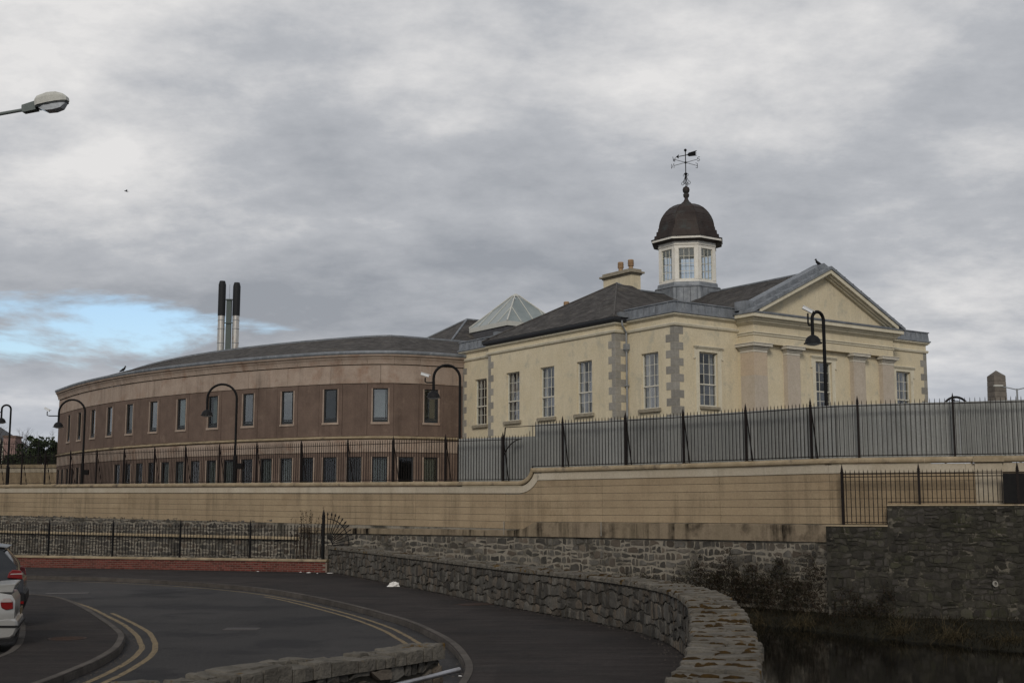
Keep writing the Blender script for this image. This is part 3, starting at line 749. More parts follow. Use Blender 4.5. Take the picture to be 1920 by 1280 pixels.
# coping stones
def cut(line, cuts):
    out = []; cur = [line[0]]
    cuts = sorted(cuts)
    for a, b in zip(line, line[1:]):
        for c in [c for c in cuts if a[0] < c < b[0]]:
            f = (c - a[0]) / (b[0] - a[0]); z = a[1] + (b[1]-a[1])*f
            cur.append((c - .004, z)); out.append(cur); cur = [(c + .004, z)]
        cur.append(b)
    out.append(cur); return out
cuts = [s for s in [sL0 + 2.1*i for i in range(60)] if not (sS - .9 < s < sS + STEP_W + .5)]
for seg in cut(full, cuts):
    mb = swp(seg, [(-.50, -.24), (.10, -.24), (.13, -.20), (.13, -.13), (.06, -.05), (-.46, -.05), (-.50, -.10)])
    obj('coping_stone', mb.mesh('coping_stone', M['coping']), bw)
joints = [sS + d for d in (-41.5, -35.3, -29.2, -23.1, -16.8, -11.6, -6.05, -.75, 4.35, 9.9, 14.6, 19.0, 24.5, 30)]
joints_band = [j for j in joints if abs(j - sS + .75) > .1 ] + [sS - 4.0, sS - 1.9]
for seg in cut(full, joints_band):
    mb = swp(seg, [(-.05, -.56), (.030, -.56), (.035, -.55), (.035, -.27), (-.05, -.27)])
    obj('band_course', mb.mesh('band_course', M['band']), bw)
# rendered courses with recessed joints
def course(s0, s1, za, zb, lf, mat=None, o=.0, name='render_course'):
    js = [s0] + [j for j in joints if s0 < j < s1] + [s1]
    for a, b in zip(js, js[1:]):
        g = .006
        mb = path_strip(boundary, a + g, b - g, [(-.05, za + g), (o - .008, za + g), (o, za + g + .008), (o, zb - g - .008), (o - .008, zb - g), (-.05, zb - g)], 1.5, (lambda s: zlow(s) - 3.70) if lf else None)
        obj(name, mb.mesh(name, mat or M['stucco']), bw)
XE = boundary.s_at_x(10.75)      # stone base rises at the right end
for za, zb in ((2.81, 3.10), (2.53, 2.81), (2.24, 2.53), (1.96, 2.24)):
    course(sL0, sS - .75, za, zb, True); course(sS - .75, sR1, za, zb, False)
course(sL0, sS - .75, 3.10, 3.16, True)
course(sS + .15, sR1, 3.10, 3.39, False); course(sS + .50, sR1, 3.39, 3.685, False)
course(sL0, sS - .75, 1.66, 1.96, True)
mb = path_strip(boundary, sS - .75, sS + .9, [(-.05, 1.66), (0, 1.66), (0, 1.955), (-.05, 1.955)], .4); obj('render_course', mb.mesh('render_course', M['stucco']), bw)
# plinth
pl = MB(); P_ = []
def zpl(s):
    if s < sS - 12: return 1.66 + .0102 * (sS - 12 - s) * .0 
    return 1.66
prof_z = [(sS - 14, 1.62), (sS - .3, 1.62), (sS + .25, 1.68), (sS + .8, 1.94), (sS + .9, 1.95), (XE, 1.95)]
for (a, za), (b, zb) in zip(prof_z, prof_z[1:]):
    k = max(1, int((b-a)/1.5))
    for i in range(k):
        s0_, s1_ = a + (b-a)*i/k, a + (b-a)*(i+1)/k; z0_, z1_ = za + (zb-za)*i/k, za + (zb-za)*(i+1)/k
        vs_ = []
        for s, z in ((s0_, z0_), (s1_, z1_)):
            vs_ += [boundary.pt(s, -.05, 1.36), boundary.pt(s, .085, 1.36), boundary.pt(s, .085, z - .03), boundary.pt(s, .0, z)]
        pl.add(vs_, [(0,1,5,4),(1,2,6,5),(2,3,7,6),(0,3,2,1),(4,5,6,7)])
obj('plinth', pl.mesh('plinth', M['stucco_plinth']), bw)
for j in (-.75, 4.35):
    s_ = MB(); q = boundary.pt(sS + j, .10, 0); s_.box(-.012, .012, -.012, .012, 1.42, 1.98); obj('drain_spout', s_.mesh('drain_spout', M['quoin']), bw, (q.x, q.y, 0), boundary.rot(sS + j))
# rubble base
cells = rubble(bw, boundary, sS - 16, XE, lambda s: -.9, lambda s: 1.34, None, 41, rowh=(.15,.34), colw=(.16,.55), gap=.026, dep=(-.006,.022), off=-.012)
cells = rubble(bw, boundary, boundary.s_at_x(-34), sS - 16, lambda s: -.5, lambda s: 1.95 + .0102*(sS-16-s), None, 42, rowh=(.17,.36), colw=(.2,.6), gap=.024, dep=(-.006,.022), off=-.012, cells=cells)
emit_stones(bw, cells, M['stone'], 9)
mb = path_strip(boundary, boundary.s_at_x(-40), sS - 14, [(-.02, 1.02), (.16, 1.02), (.16, 1.08), (.0, 1.16)], 2); obj('ledge', mb.mesh('ledge', M['coping']), bw)
# projecting piers at the far right
for x in (15.55, 17.6):
    s_ = boundary.s_at_x(x); q = boundary.pt(s_, 0, 0); mb = MB()
    mb.box(-.42, .42, -.10, .05, 1.9, 3.68); mb.box(-.42, .42, -.125, .05, 3.685, 3.97); obj('pier', mb.mesh('pier', M['band']), bw, q, boundary.rot(s_))
    mb = MB(); mb.box(-.48, .48, -.22, .05, 3.99, 4.12); mb.box(-.44, .44, -.18, .05, 4.121, 4.185); obj('pier_cap', mb.mesh('pier_cap', M['coping']), bw, q, boundary.rot(s_))

# fence on top of the boundary wall
fence = thing('security_fence', 'tall black iron railings with braced posts running along the top of the buff boundary wall', 'fence')
HF = 1.75
pk = picket_mesh('picket', HF + .06, .0105, .11, M['iron_brown'])
pX = [sS + d for d in (-1.05, -4.40, -7.7, -10.8, -14.2, -17.7, -20.9, -24.0, -27.0, -30.1, -33.2, -36.3, -39.4, -42.5, -45.6, -48.7, -51.8)] + [boundary.s_at_x(x) for x in (1.97, 4.37, 6.40, 8.40, 10.25, 11.70, 14.6, 17.7, 20.8)]
cand = []
t = sL0 + .1
while t < sR1 - 6:
    if min(abs(t - q) for q in pX) > .045: cand.append(t)
    t += .158
def gz(s):
    if s < sS: return zlow(s)
    if s < sS + STEP_W: return 3.70 + .53 * (1 - math.sqrt(max(0, 1 - ((s - sS) / STEP_W) ** 2)))
    return ZR
def visx(s): q = boundary.pt(s); return abs(q.x / q.y) < .42
vis = [c for c in cand if visx(c)]; vis.sort(key=lambda s: boundary.pt(s).length)
restp = MB()
SX = STEP_W
for i, s in enumerate(vis):
    zb = gz(s); zt = (gz(s) if s < sS else (gz(s))) + HF
    if sS < s < sS + SX: zt = zb + HF
    if i < 300: obj('picket', pk, fence, boundary.pt(s, -.18, zb), boundary.rot(s))
    else:
        restp.M = Matrix.Translation(boundary.pt(s, -.18, zb)) @ Matrix.Rotation(boundary.rot(s), 4, 'Z')
        restp.box(-.0105, .0105, -.0105, .0105, 0, HF + .06); restp.lathe([(.015, HF+.06), (.001, HF+.17)], 4)
restp.M = None
obj('pickets', restp.mesh('pickets', M['iron_brown']), fence, kind='stuff')
for dz in (.03, HF - .03):
    mb = swp(full, [(-.205, dz-.014), (-.155, dz-.014), (-.155, dz+.014), (-.205, dz+.014)]); obj('rail', mb.mesh('rail', M['iron_brown']), fence)
pm, br = post_mesh('post', HF + .06, .036, M['iron_brown'], True)
for s in pX:
    if not visx(s): continue
    p = obj('post', pm, fence, boundary.pt(s, -.18, level(s)), boundary.rot(s))
    if s < boundary.s_at_x(11.5): obj('brace', br, p)

# grey corrugated sheets behind the fence
hoard = thing('hoarding', 'screen of grey ribbed metal sheets behind the railings in front of the cream courthouse', 'screen')
def ribbed(w, h):
    mb = MB(); x = 0; pts_ = []
    P_ = .155
    k = int(round(w / P_))
    for i in range(k):
        x0 = i * P_; pts_ += [(x0, 0), (x0 + .095, 0), (x0 + .105, .045), (x0 + .145, .045)]
    pts_.append((w, 0))
    vs_ = [(a, b, 0) for a, b in pts_] + [(a, b, h) for a, b in pts_]; n = len(pts_)
    vs_ += [(a, b + .012, 0) for a, b in pts_] + [(a, b + .012, h) for a, b in pts_]
    fs = [(i, i+1, n+i+1, n+i) for i in range(n-1)] + [(2*n+i, 3*n+i, 3*n+i+1, 2*n+i+1) for i in range(n-1)] + [(n+i, n+i+1, 3*n+i+1, 3*n+i) for i in range(n-1)]
    mb.add(vs_, fs); return mb
SW = .155 * 7
shA = ribbed(SW, HF + .16).mesh('sheet_panel', M['sheet']); shB = ribbed(SW, HF + .12).mesh('sheet_panel', M['sheet'])
s0_ = boundary.s_at_x(-2.75)
s = s0_
while s < sR1 - 5:
    lowp = s < sS + .15
    z = (zlow(s) if lowp else ZR) - .06 + rnd.uniform(-.012, .012)
    if lowp or s > sS + STEP_W + .05 or True:
        o = obj('sheet_panel', shA if lowp else shB, hoard, boundary.pt(s, -.60, z - (.0 if lowp or s > sS + 1 else 0)), boundary.rot(s + .5))
    s += SW + .004

# ------------------------------------------------------------------ right retaining wall and its railings
rw = thing('retaining_wall', 'high dark mossy rubble retaining wall rising from the river at the right, stepped up under the railings', 'stone wall')
RW = [(10.0,43.45),(10.72,42.62),(11.2,42.25),(12.8,41.55),(16.5,40.3),(33,35.4)]
rwp = Path(RW)
x_step = rwp.s_at_x(12.42); s_st = rwp.s_at_x(10.72)
def rtop(s): return 1.93 if s < x_step else 2.60
for (a, b, zt) in ((s_st, x_step, 1.90), (x_step, rwp.len, 2.57)):
    mb = path_strip(rwp, a, b, [(-.9, -2.6), (.33, -2.6), (.32, zt), (-.9, zt)], 1); obj('wall_core', mb.mesh('wall_core', M['mortar_old']), rw)
    mb = path_strip(rwp, a, b, [(-.35, zt + .003), (.35, zt + .003), (.33, zt + .045), (-.35, zt + .045)], 1); obj('coping', mb.mesh('coping', M['coping']), rw)
cells = rubble(rw, rwp, s_st, x_step, lambda s: -1.6, lambda s: 1.90, None, 51, rowh=(.11,.28), colw=(.12,.42), dep=(.02,.05), gap=.014, off=.305)
cells = rubble(rw, rwp, x_step, rwp.s_at_x(19), lambda s: -1.8, lambda s: 2.56, None, 52, rowh=(.12,.29), colw=(.13,.45), dep=(.02,.05), gap=.014, off=.305, cells=cells)
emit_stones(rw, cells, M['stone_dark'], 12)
mb = MB(); mb.lathe([(.10, 0), (.10, .03), (.06, .035), (.055, .0)], 14)
me = mb.mesh('outfall_pipe', M['quoin']); o = obj('outfall_pipe', me, rw, rwp.pt(rwp.s_at_x(15.4), .36, .12)); o.rotation_euler = (R(80), 0, .3)
rr = thing('spear_railings', 'black iron railings with tall spear finials on the dark retaining wall', 'railings')
def rfence(s0, s1, zb, zt, pkm):
    s = s0
    while s < s1:
        obj('picket', pkm, rr, rwp.pt(s, .12, zb), rwp.rot(s)); s += .142
    return
zt_ = 3.62
h1 = zt_ - 1.98; h2 = zt_ - 2.66
rfence(rwp.s_at_x(11.12) + .12, x_step + .02, 1.99, zt_, picket_mesh('picket', h1 + .03, .012, .12, M['iron_brown'], False))
rfence(x_step + .12, rwp.s_at_x(15.75), 2.66, zt_, picket_mesh('picket', h2 + .03, .012, .12, M['iron_brown'], False))
for (a, b, z) in ((rwp.s_at_x(11.12), x_step, 2.03), (x_step, rwp.s_at_x(15.75), 2.70), (rwp.s_at_x(11.12), rwp.s_at_x(19), zt_), (rwp.s_at_x(11.12), rwp.s_at_x(19), zt_ - .09)):
    mb = path_strip(rwp, a, b, [(.105, z-.014), (.135, z-.014), (.135, z+.014), (.105, z+.014)], 2); obj('rail', mb.mesh('rail', M['iron_brown']), rr)
pmA, _ = post_mesh('post', zt_ - 1.95 + .05, .04, M['iron_brown'], False, .26); pmB, _ = post_mesh('post', zt_ - 2.62 + .05, .04, M['iron_brown'], False, .26)
for x, z, m_ in ((11.12, 1.95, pmA), (13.35, 2.62, pmB), (16.2, 2.62, pmB)): obj('post', m_, rr, rwp.pt(rwp.s_at_x(x), .12, z), rwp.rot(rwp.s_at_x(x)))
mb = path_strip(rwp, rwp.s_at_x(15.78), rwp.s_at_x(21), [(.09, 2.66), (.14, 2.66), (.14, 3.60), (.09, 3.60)], 1); obj('solid_panel', mb.mesh('solid_panel', M['iron']), rr)

# bank at the foot of the walls
bank_o = [(-2, 54), (3, 49.5), (7.4, 44.2), (9.6, 41.0), (11.2, 38.2), (13.2, 35.2), (14.5, 33.5), (20, 28), (30, 24)]
bank_i = [(-2, 54.8), (3.2, 50.8), (8.2, 45.7), (10.3, 43.2), (11.5, 42), (13, 41.7), (15, 41), (20, 39.4), (33, 35.5)]
mb = MB(); vs_ = []
K = 5
for a, b in zip(catmull(bank_o, 6), catmull(bank_i, 6)):
    for k in range(K):
        f = k / (K-1); q = a.lerp(b, f)
        vs_.append((q.x + rnd.uniform(-.1, .1), q.y, -1.5 + .52 * f ** .7 + (rnd.uniform(-.06, .10) if 0 < k < K-1 else 0)))
n_ = len(vs_) // K
mb.add(vs_, [(i*K+k, i*K+k+1, (i+1)*K+k+1, (i+1)*K+k) for i in range(n_-1) for k in range(K-1)])
obj('river_bank', mb.mesh('river_bank', M['soil'], smooth=True), kind='structure')
BANK = list(zip(catmull(bank_o, 6), catmull(bank_i, 6)))

# ------------------------------------------------------------------ courthouse (local x along the portico front, y away from it)
TH = R(35); CO = (7.3348, 56.0, 0)
ch = thing('courthouse', 'cream rendered neoclassical courthouse with grey quoins, portico, slate roofs and a domed lantern', 'courthouse', CO, TH)
HALF = math.pi / 2
def part(name, mb, mat, parent=None, **k):
    me = mb.mesh(name, mat, smooth=k.pop('smooth', False), bevel=k.pop('bevel', 0)); return obj(name, me, parent or ch, **k)
ZB = 3.0
def wall_with_holes(x0, x1, z0, z1, holes, depth=.22):
    """wall face in the local plane y=0 facing -y, with reveals"""
    mb = MB(); xs = sorted({x0, x1} | {h[0] for h in holes} | {h[1] for h in holes}); zs = sorted({z0, z1} | {h[2] for h in holes} | {h[3] for h in holes})
    for a, b in zip(xs, xs[1:]):
        for c, d in zip(zs, zs[1:]):
            if any(h[0] <= (a+b)/2 <= h[1] and h[2] <= (c+d)/2 <= h[3] for h in holes): continue
            mb.add([(a,0,c),(b,0,c),(b,0,d),(a,0,d)], [(0,1,2,3)])
    for a, b, c, d in [h[:4] for h in holes]:
        for q in (((a,0,c),(a,depth,c),(a,depth,d),(a,0,d)), ((b,0,c),(b,0,d),(b,depth,d),(b,depth,c)), ((a,0,d),(a,depth,d),(b,depth,d),(b,0,d)), ((a,0,c),(b,0,c),(b,depth,c),(a,depth,c))):
            mb.add(q, [(0,1,2,3)])
    return mb
def facade(x0, y0, rot, length, z0, z1, holes, mat):
    mb = wall_with_holes(0, length, z0, z1, holes)
    o = obj('wall', mb.mesh('wall', mat, recalc=False), ch, (x0, y0, 0), rot); return o
# sash window, local x to the viewer's right, y inwards, origin at the middle of the opening's foot
def sash_window(w, h, curtain=0):
    fr = MB(); d0 = .10
    for (a, b, c, d) in ((-w/2, -w/2+.055, 0, h), (w/2-.055, w/2, 0, h), (-w/2+.055, w/2-.055, h-.05, h), (-w/2+.055, w/2-.055, 0, .085)): fr.box(a, b, d0, d0+.09, c, d)
    zm = .085 + (h - .135) * .40
    fr.box(-w/2+.055, w/2-.055, d0-.025, d0+.05, zm-.03, zm+.025)
    g = []
    gb = MB(); iw = w - .11
    for k in (1, 2): gb.box(-iw/2 + iw*k/3 - .010, -iw/2 + iw*k/3 + .010, d0+.02, d0+.045, .085, h-.05)
    zs = [.085, (.085+zm)/2, zm] + [zm + (h-.05-zm)*k/3 for k in (1, 2, 3)]
    for z in (zs[1], zs[3], zs[4]): gb.box(-iw/2, iw/2, d0+.022, d0+.043, z-.010, z+.010)
    panes = []
    for i in range(3):
        for a, b in zip(zs, zs[1:]): panes.append((-iw/2 + iw*i/3, -iw/2 + iw*(i+1)/3, a, b))
    return fr.mesh('window', M['win_frame']), gb.mesh('glazing_bars', M['win_frame']), panes, d0
SASH = {}
def put_sash(x, y, rot, w, z0, z1, cur=1, seed=0):
    key = (round(w, 2), round(z1-z0, 2))
    if key not in SASH:
        fr, gb, panes, d0 = sash_window(w, z1-z0)
        pm = {}
        for (a, b, c, d) in panes:
            k = (round(b-a, 3), round(d-c, 3))
            if k not in pm:
                mb = MB(); mb.box(-(b-a)/2, (b-a)/2, 0, .006, -(d-c)/2, (d-c)/2); pm[k] = mb.mesh('pane', M['glass'])
        SASH[key] = (fr, gb, panes, d0, pm)
    fr, gb, panes, d0, pm = SASH[key]
    o = obj('window', fr, ch, (x, y, z0), rot)
    obj('glazing_bars', gb, o); r_ = random.Random(seed)
    for (a, b, c, d) in panes:
        q = obj('pane', pm[(round(b-a, 3), round(d-c, 3))], o, ((a+b)/2, d0+.03, (c+d)/2))
        q.rotation_euler = (r_.uniform(-.006, .006), 0, r_.uniform(-.008, .008))
    h = z1 - z0
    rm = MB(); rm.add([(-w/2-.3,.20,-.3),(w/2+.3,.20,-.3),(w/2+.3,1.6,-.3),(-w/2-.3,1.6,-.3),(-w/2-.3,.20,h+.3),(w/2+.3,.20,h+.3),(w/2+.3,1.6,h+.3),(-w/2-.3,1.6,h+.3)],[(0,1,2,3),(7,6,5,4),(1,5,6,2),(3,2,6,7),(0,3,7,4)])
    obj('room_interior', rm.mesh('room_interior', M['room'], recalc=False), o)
    if cur:
        cm = MB(); 
        for (a, b) in (((-w/2+.06, -w/2+w*(.30 if cur == 1 else .16)), (w/2-w*(.34 if cur == 1 else .2), w/2-.06)) if cur != 3 else ((w/2-w*.34, w/2-.06),)):
            k = 10; vs_ = []
            for i in range(k+1):
                u = a + (b-a)*i/k; vs_ += [(u, .26 + .03*math.sin(i*2.1), .04), (u, .26 + .03*math.sin(i*2.1), h-.04)]
            cm.add(vs_, [(2*i, 2*i+2, 2*i+3, 2*i+1) for i in range(k)])
        obj('curtain', cm.mesh('curtain', M['curtain'], recalc=False), o)
    return o
def put_sill(x, y, rot, w):
    mb = MB(); mb.box(-w/2-.16, w/2+.16, -.13, .2, -.13, 0); mb.box(-w/2-.14, w/2+.14, -.10, .2, .001, .03)
    return mb
# side facades face local -x: a wall placed with rotation -90 deg runs towards -y on the viewer's right
LR = -HALF
def side_wall(xp, y_near, y_far, wins, z1=11.2, cur=1):
    L_ = y_far - y_near; holes = [(y_far-b, y_far-a, c, d) for a, b, c, d in wins]
    facade(xp, y_far, LR, L_, ZB, z1, holes, M['cream'])
    for i, (a, b, c, d) in enumerate(wins):
        wdw = put_sash(xp, (a+b)/2, LR, b-a, c, d, (1 if cur == 1 else cur), int(a*10))
        obj('sill', put_sill(0, 0, 0, b-a).mesh('sill', M['sill']), wdw)
# front block side wall, wing side wall, recessed link
side_wall(0, 0, 3.35, [(1.12, 2.30, 7.02, 9.63)])
side_wall(-.7, 3.35, 14.0, [(5.10, 6.28, 7.02, 9.59), (8.11, 9.29, 7.02, 9.59), (11.11, 12.29, 7.02, 9.59)])
side_wall(-.15, 14.0, 17.5, [(14.98, 16.12, 7.05, 9.60)])
# short return of the wing beside the front block
facade(-.7, 3.35, 0, .7, ZB, 11.2, [], M['cream'])
# front walls left and right of the portico
W1 = (1.47, 2.63); W3 = (15.42, 16.58); W2 = (8.42, 9.58)
for (a, b, w) in ((0, 4.0, W1), (14.0, 18.0, W3)): facade(a, 0, 0, b-a, ZB, 11.2, [(w[0]-a, w[1]-a, 7.12, 9.62)], M['cream'])
facade(4.0, -.75, 0, 10, ZB, 10.13, [(W2[0]-4, W2[1]-4, 7.12, 9.58)], M['cream'])
facade(4.0, 0, LR, .75, ZB, 10.13, [], M['cream'])
facade(18, 0, HALF, 17, ZB, 11.2, [], M['cream']); facade(18, 17.5, math.pi, 18.2, ZB, 11.2, [], M['cream'])
for w, y, s_ in ((W1, 0, 1), (W2, -.75, 3), (W3, 0, 2)):
    wd = put_sash((w[0]+w[1])/2, y, 0, 1.16, 7.12, 9.62 if y == 0 else 9.58, 2 if s_ != 2 else 3, s_)
    hh = 2.5 if y == 0 else 2.46
    sm = MB(); sm.box(-.62, .62, -.12, .2, -.12, 0); obj('sill', sm.mesh('sill', M['sill']), wd)
    sr = MB()   # architrave with ears and a small hood
    for sg in (-1, 1):
        sr.prism([(sg*.582, -.6), (sg*.80, -.6), (sg*.80, hh-.30), (sg*.88, hh-.30), (sg*.88, hh+.20), (sg*.582, hh+.20)], -.035, .0, 'y')
        sr.box(min(sg*.86, sg*.93), max(sg*.86, sg*.93), -.05, 0, hh-.33, hh-.29)
    sr.box(-.5815, .5815, -.035, 0, hh+.001, hh+.20); sr.box(-.90, .90, -.085, -.001, hh+.18, hh+.235); sr.box(-.84, .84, -.06, -.001, hh+.13, hh+.15); sr.box(-.93, .93, -.115, -.001, hh+.225, hh+.27)
    obj('surround', sr.mesh('surround', M['cream_pale']), wd)

# quoins, block by block
zq = [10.70 - .362*i for i in range(0, 22)]
def quoins(cx, cy, dirx, diry, first_long_x=True, full=(.52, .60), short=(.26, .29), clipx=None):
    for i in range(len(zq)-1):
        lx = (i % 2 == 0) == first_long_x
        a = (full[0] if lx else short[0]); b = (short[1] if lx else full[1])
        if clipx and a > clipx: a = clipx
        x0, x1 = sorted((cx - dirx*.012, cx + dirx*a)); y0, y1 = sorted((cy - diry*.012, cy + diry*b))
        mb = MB(); mb.box(x0, x1, y0, y1, zq[i+1]+.004, zq[i]-.004); part('quoin', mb, M['quoin'], bevel=.008)
        if zq[i+1] < 6: break
quoins(0, 0, 1, 1); quoins(-.7, 3.35, 1, 1, True, (.66, .50), (.33, .25)); quoins(-.7, 14.0, 1, -1, True, (.5, .5), (.26, .25))
quoins(-.15, 17.5, 1, -1, True, (.5, .52), (.26, .26)); quoins(18, 0, -1, 1, False)

# mouldings
def mouldpart(name, path, prof, mat, side=1):
    mb = MB(); mold(mb, path, prof, side); return part(name, mb, mat)
string_p = [(0, 10.70), (.07, 10.72), (.10, 10.80), (.10, 10.84), (.03, 10.87), (0, 10.87)]
corn_p = [(0, 11.13), (.05, 11.14), (.12, 11.20), (.15, 11.215), (.15, 11.285), (0, 11.285)]
runs = {'front_left': [(0.001, 3.35), (0, 0), (4.0, 0)], 'front_right': [(14.0, 0), (18.0, 0), (18.0, 16)], 'wing': [(0, 14.0), (-.7, 14.0), (-.7, 3.35), (-.002, 3.35)], 'link': [(2, 17.5), (-.15, 17.5), (-.15, 14.0)]}
for k, p in runs.items():
    mouldpart('string_course', p, string_p, M['cream_pale'])
    mouldpart('cornice', p, corn_p if k != 'wing' else [(0, 11.05), (.04, 11.06), (.10, 11.12), (.12, 11.13), (.12, 11.20), (0, 11.20)], M['cream_pale'])
for k in ('front_left', 'front_right', 'link'):
    mouldpart('lead_parapet', runs[k], [(-.12, 11.29), (.20, 11.29), (.20, 11.36), (.13, 11.38), (.10, 11.78), (.15, 11.79), (.15, 11.84), (-.12, 11.86)], M['lead'])
    # lead rolls, one every 0.42 m
    mb = MB(); P_ = Path(runs[k]); t = .12
    while t < P_.len:
        q = P_.pt(t, .105, 0); rt = P_.rot(t); mb.M = Matrix.Translation(q) @ Matrix.Rotation(rt, 4, 'Z'); mb.box(-.012, .012, -.035, .02, 11.385, 11.78); t += .42
    mb.M = None; part('lead_rolls', mb, M['lead'], kind='stuff')
mouldpart('gutter', [(0.4, 14.05), (-.7, 14.0), (-.7, 3.35), (.15, 3.35)], [(.0, 11.201), (.20, 11.23), (.26, 11.33), (.26, 11.42), (.0, 11.44)], M['gutter'])

# portico
pil_x = [(3.98, 4.86), (6.20, 7.08), (10.92, 11.80), (13.12, 14.0)]
for i, (a, b) in enumerate(pil_x):
    y1 = -.15 if i == 0 else -.75
    mb = MB(); mb.box(a, b, -1.0, y1, ZB, 9.70)
    if i == 0:
        lo = MB(); lo.box(a, b, -1.0, y1, ZB, 8.62); hi = MB(); hi.box(a, b, -1.0, y1, 8.621, 9.70)
        o = part('pilaster', lo, M['pil_mauve']); obj('pilaster_upper', hi.mesh('pilaster_upper', M['pil_orange']), o)
    else: o = part('pilaster', mb, M['pil_mauve'])
    cp = MB()
    for (e, z0, z1) in ((.015, 9.701, 9.83), (.06, 9.832, 9.90), (.11, 9.902, 9.965), (.20, 9.967, 10.085), (.23, 10.087, 10.128)):
        cp.box(a - e, b + e, -1.0 - e, y1 + (e if i == 0 else 0), z0, z1)
    obj('capital', cp.mesh('capital', M['capital'], bevel=.012), o)
mb = MB(); mb.box(4.0, 14.0, -1.0, -.002, 10.13, 11.27); part('entablature', mb, M['cream'])
pp = [(4.0, -.01), (4.0, -1.0), (14.0, -1.0), (14.0, -.01)]
mouldpart('taenia', pp, [(0, 10.50), (.045, 10.51), (.045, 10.56), (.02, 10.57), (.02, 10.60), (.075, 10.61), (.075, 10.66), (0, 10.67)], M['cream_pale'])
mouldpart('bed_moulding', pp, [(0, 11.0), (.06, 11.02), (.10, 11.08), (.17, 11.10), (.20, 11.18), (.27, 11.2), (.27, 11.275), (0, 11.275)], M['cream_pale'])
mouldpart('corona', [(4.0, -.2), (4.0, -1.0), (14.0, -1.0), (14.0, -.2)], [(0, 11.28), (.38, 11.28), (.40, 11.30), (.40, 11.46), (0, 11.46)], M['cream_pale'])
mouldpart('cornice_lead', [(4.0, .1), (4.0, -1.0), (14.0, -1.0), (14.0, .1)], [(-.3, 11.461), (.43, 11.461), (.45, 11.53), (.20, 11.62), (-.3, 11.66)], M['lead'])
mb = MB(); mb.prism([(4.3, 11.5), (13.7, 11.5), (9.0, 13.78)], -.95, -.4, 'y'); part('tympanum', mb, M['cream'])
def chevron(mb, z_off, th, half, y0, y1, sl=.478):
    zb = lambda x: 11.47 + sl * (5.42 - abs(x - 9)) + z_off
    for sg in (-1, 1):
        q = [(9, zb(9)), (9 + sg*half, zb(9 + half)), (9 + sg*half, zb(9 + half) + th), (9, zb(9) + th)]
        if zb(9+half) < 11.47 + z_off: pass
        mb.prism(q, y0, y1, 'y')
mb = MB(); chevron(mb, -.20, .20, 5.0, -1.42, -.6); part('raking_cornice', mb, M['cream_pale'])
mb = MB(); chevron(mb, -.34, .16, 4.75, -1.12, -.6); chevron(mb, -.27, .08, 4.85, -1.26, -1.121); part('raking_bed_moulding', mb, M['cream_pale'])
mb = MB(); chevron(mb, .003, .15, 5.45, -1.48, -.55); part('raking_lead', mb, M['lead'])
mb = MB(); chevron(mb, .10, .27, 5.2, -1.02, -.35); mb.box(3.62, 4.3, -.95, -.2, 11.65, 12.08); part('raking_lead', mb, M['lead'])
mb = MB()
for sg in (-1, 1):
    for k in range(9):
        x = 9 + sg * (.35 + k * .6); z = 11.47 + .478 * (5.42 - abs(x-9)); mb.box(x-.016, x+.016, -1.495, -.5, z + .12, z + .175)
part('lead_rolls', mb, M['lead'], kind='stuff')

# slate roofs: a deck with real slates lapped over it
def slate_plane(poly, mat=None, sw=.26, sh=.20, seed=0, lift=.012, parent=None):
    """poly: 3D corners, first edge = eaves"""
    mb = MB(); r_ = random.Random(seed)
    P = [Vector(p) for p in poly]; e = (P[1]-P[0]); ex = e.normalized(); nn = ex.cross(P[-1]-P[0]).normalized()
    if nn.z < 0: nn = -nn; 
    up = nn.cross(ex).normalized()
    if up.z < 0: up = -up
    q = [((p-P[0]).dot(ex), (p-P[0]).dot(up)) for p in P]
    def span(v):
        xs = []
        for (x0, y0), (x1, y1) in zip(q, q[1:] + q[:1]):
            if (y0 - v) * (y1 - v) < 0: xs.append(x0 + (v-y0)/(y1-y0)*(x1-x0))
        return (min(xs), max(xs)) if len(xs) > 1 else None
    vmax = max(y for x, y in q); v = 0.0; row = 0
    W3_ = lambda a, b, c: P[0] + ex*a + up*b + nn*c
    n = len(P); mb.add([p - nn*.002 for p in P] + [p - nn*.06 for p in P], [tuple(range(n)), tuple(range(2*n-1, n-1, -1))] + [(i, n+i, n+(i+1) % n, (i+1) % n) for i in range(n)])
    while v < vmax - .03:
        sp = span(v + sh*.5)
        if sp:
            a = sp[0] - (sw/2 if row % 2 else 0); 
            while a < sp[1] - .02:
                x0 = max(a + .003, sp[0]); x1 = min(a + sw - .003, sp[1]); a += sw
                if x1 - x0 < .03: continue
                d = r_.uniform(0, .006); vb = v - r_.uniform(0, .012); vt = min(v + sh + .02, vmax)
                mb.add([W3_(x0, vb, lift+d), W3_(x1, vb, lift+d), W3_(x1, vt, .003), W3_(x0, vt, .003), W3_(x0, vb, 0), W3_(x1, vb, 0)], [(0,1,2,3), (4,5,1,0), (4,0,3), (5,2,1)])
        v += sh; row += 1
    return mb
def roof(poly, name='roof_slope', seed=0, **k):
    mb = slate_plane(poly, seed=seed, **k); return part(name, mb, M['slate'], kind='stuff')
EZ = 11.43; AP = (3.9, 8.68, 14.32); RZ = 14.08; e0 = -.96
roof([(e0, 14.26, EZ), (e0, 3.10, EZ), AP], seed=1)                                   # face over the long side wall
roof([(e0, 3.10, EZ), (4.9, 3.10, EZ), (4.9, 8.68, RZ), AP], seed=2)                   # front slope by the hip
roof([(4.9, 3.10, EZ), (18.2, 3.10, EZ), (13.5, 8.68, RZ), (4.9, 8.68, RZ)], seed=3)
roof([(18.2, 3.10, EZ), (18.2, 14.26, EZ), (13.5, 8.68, RZ)], seed=4)
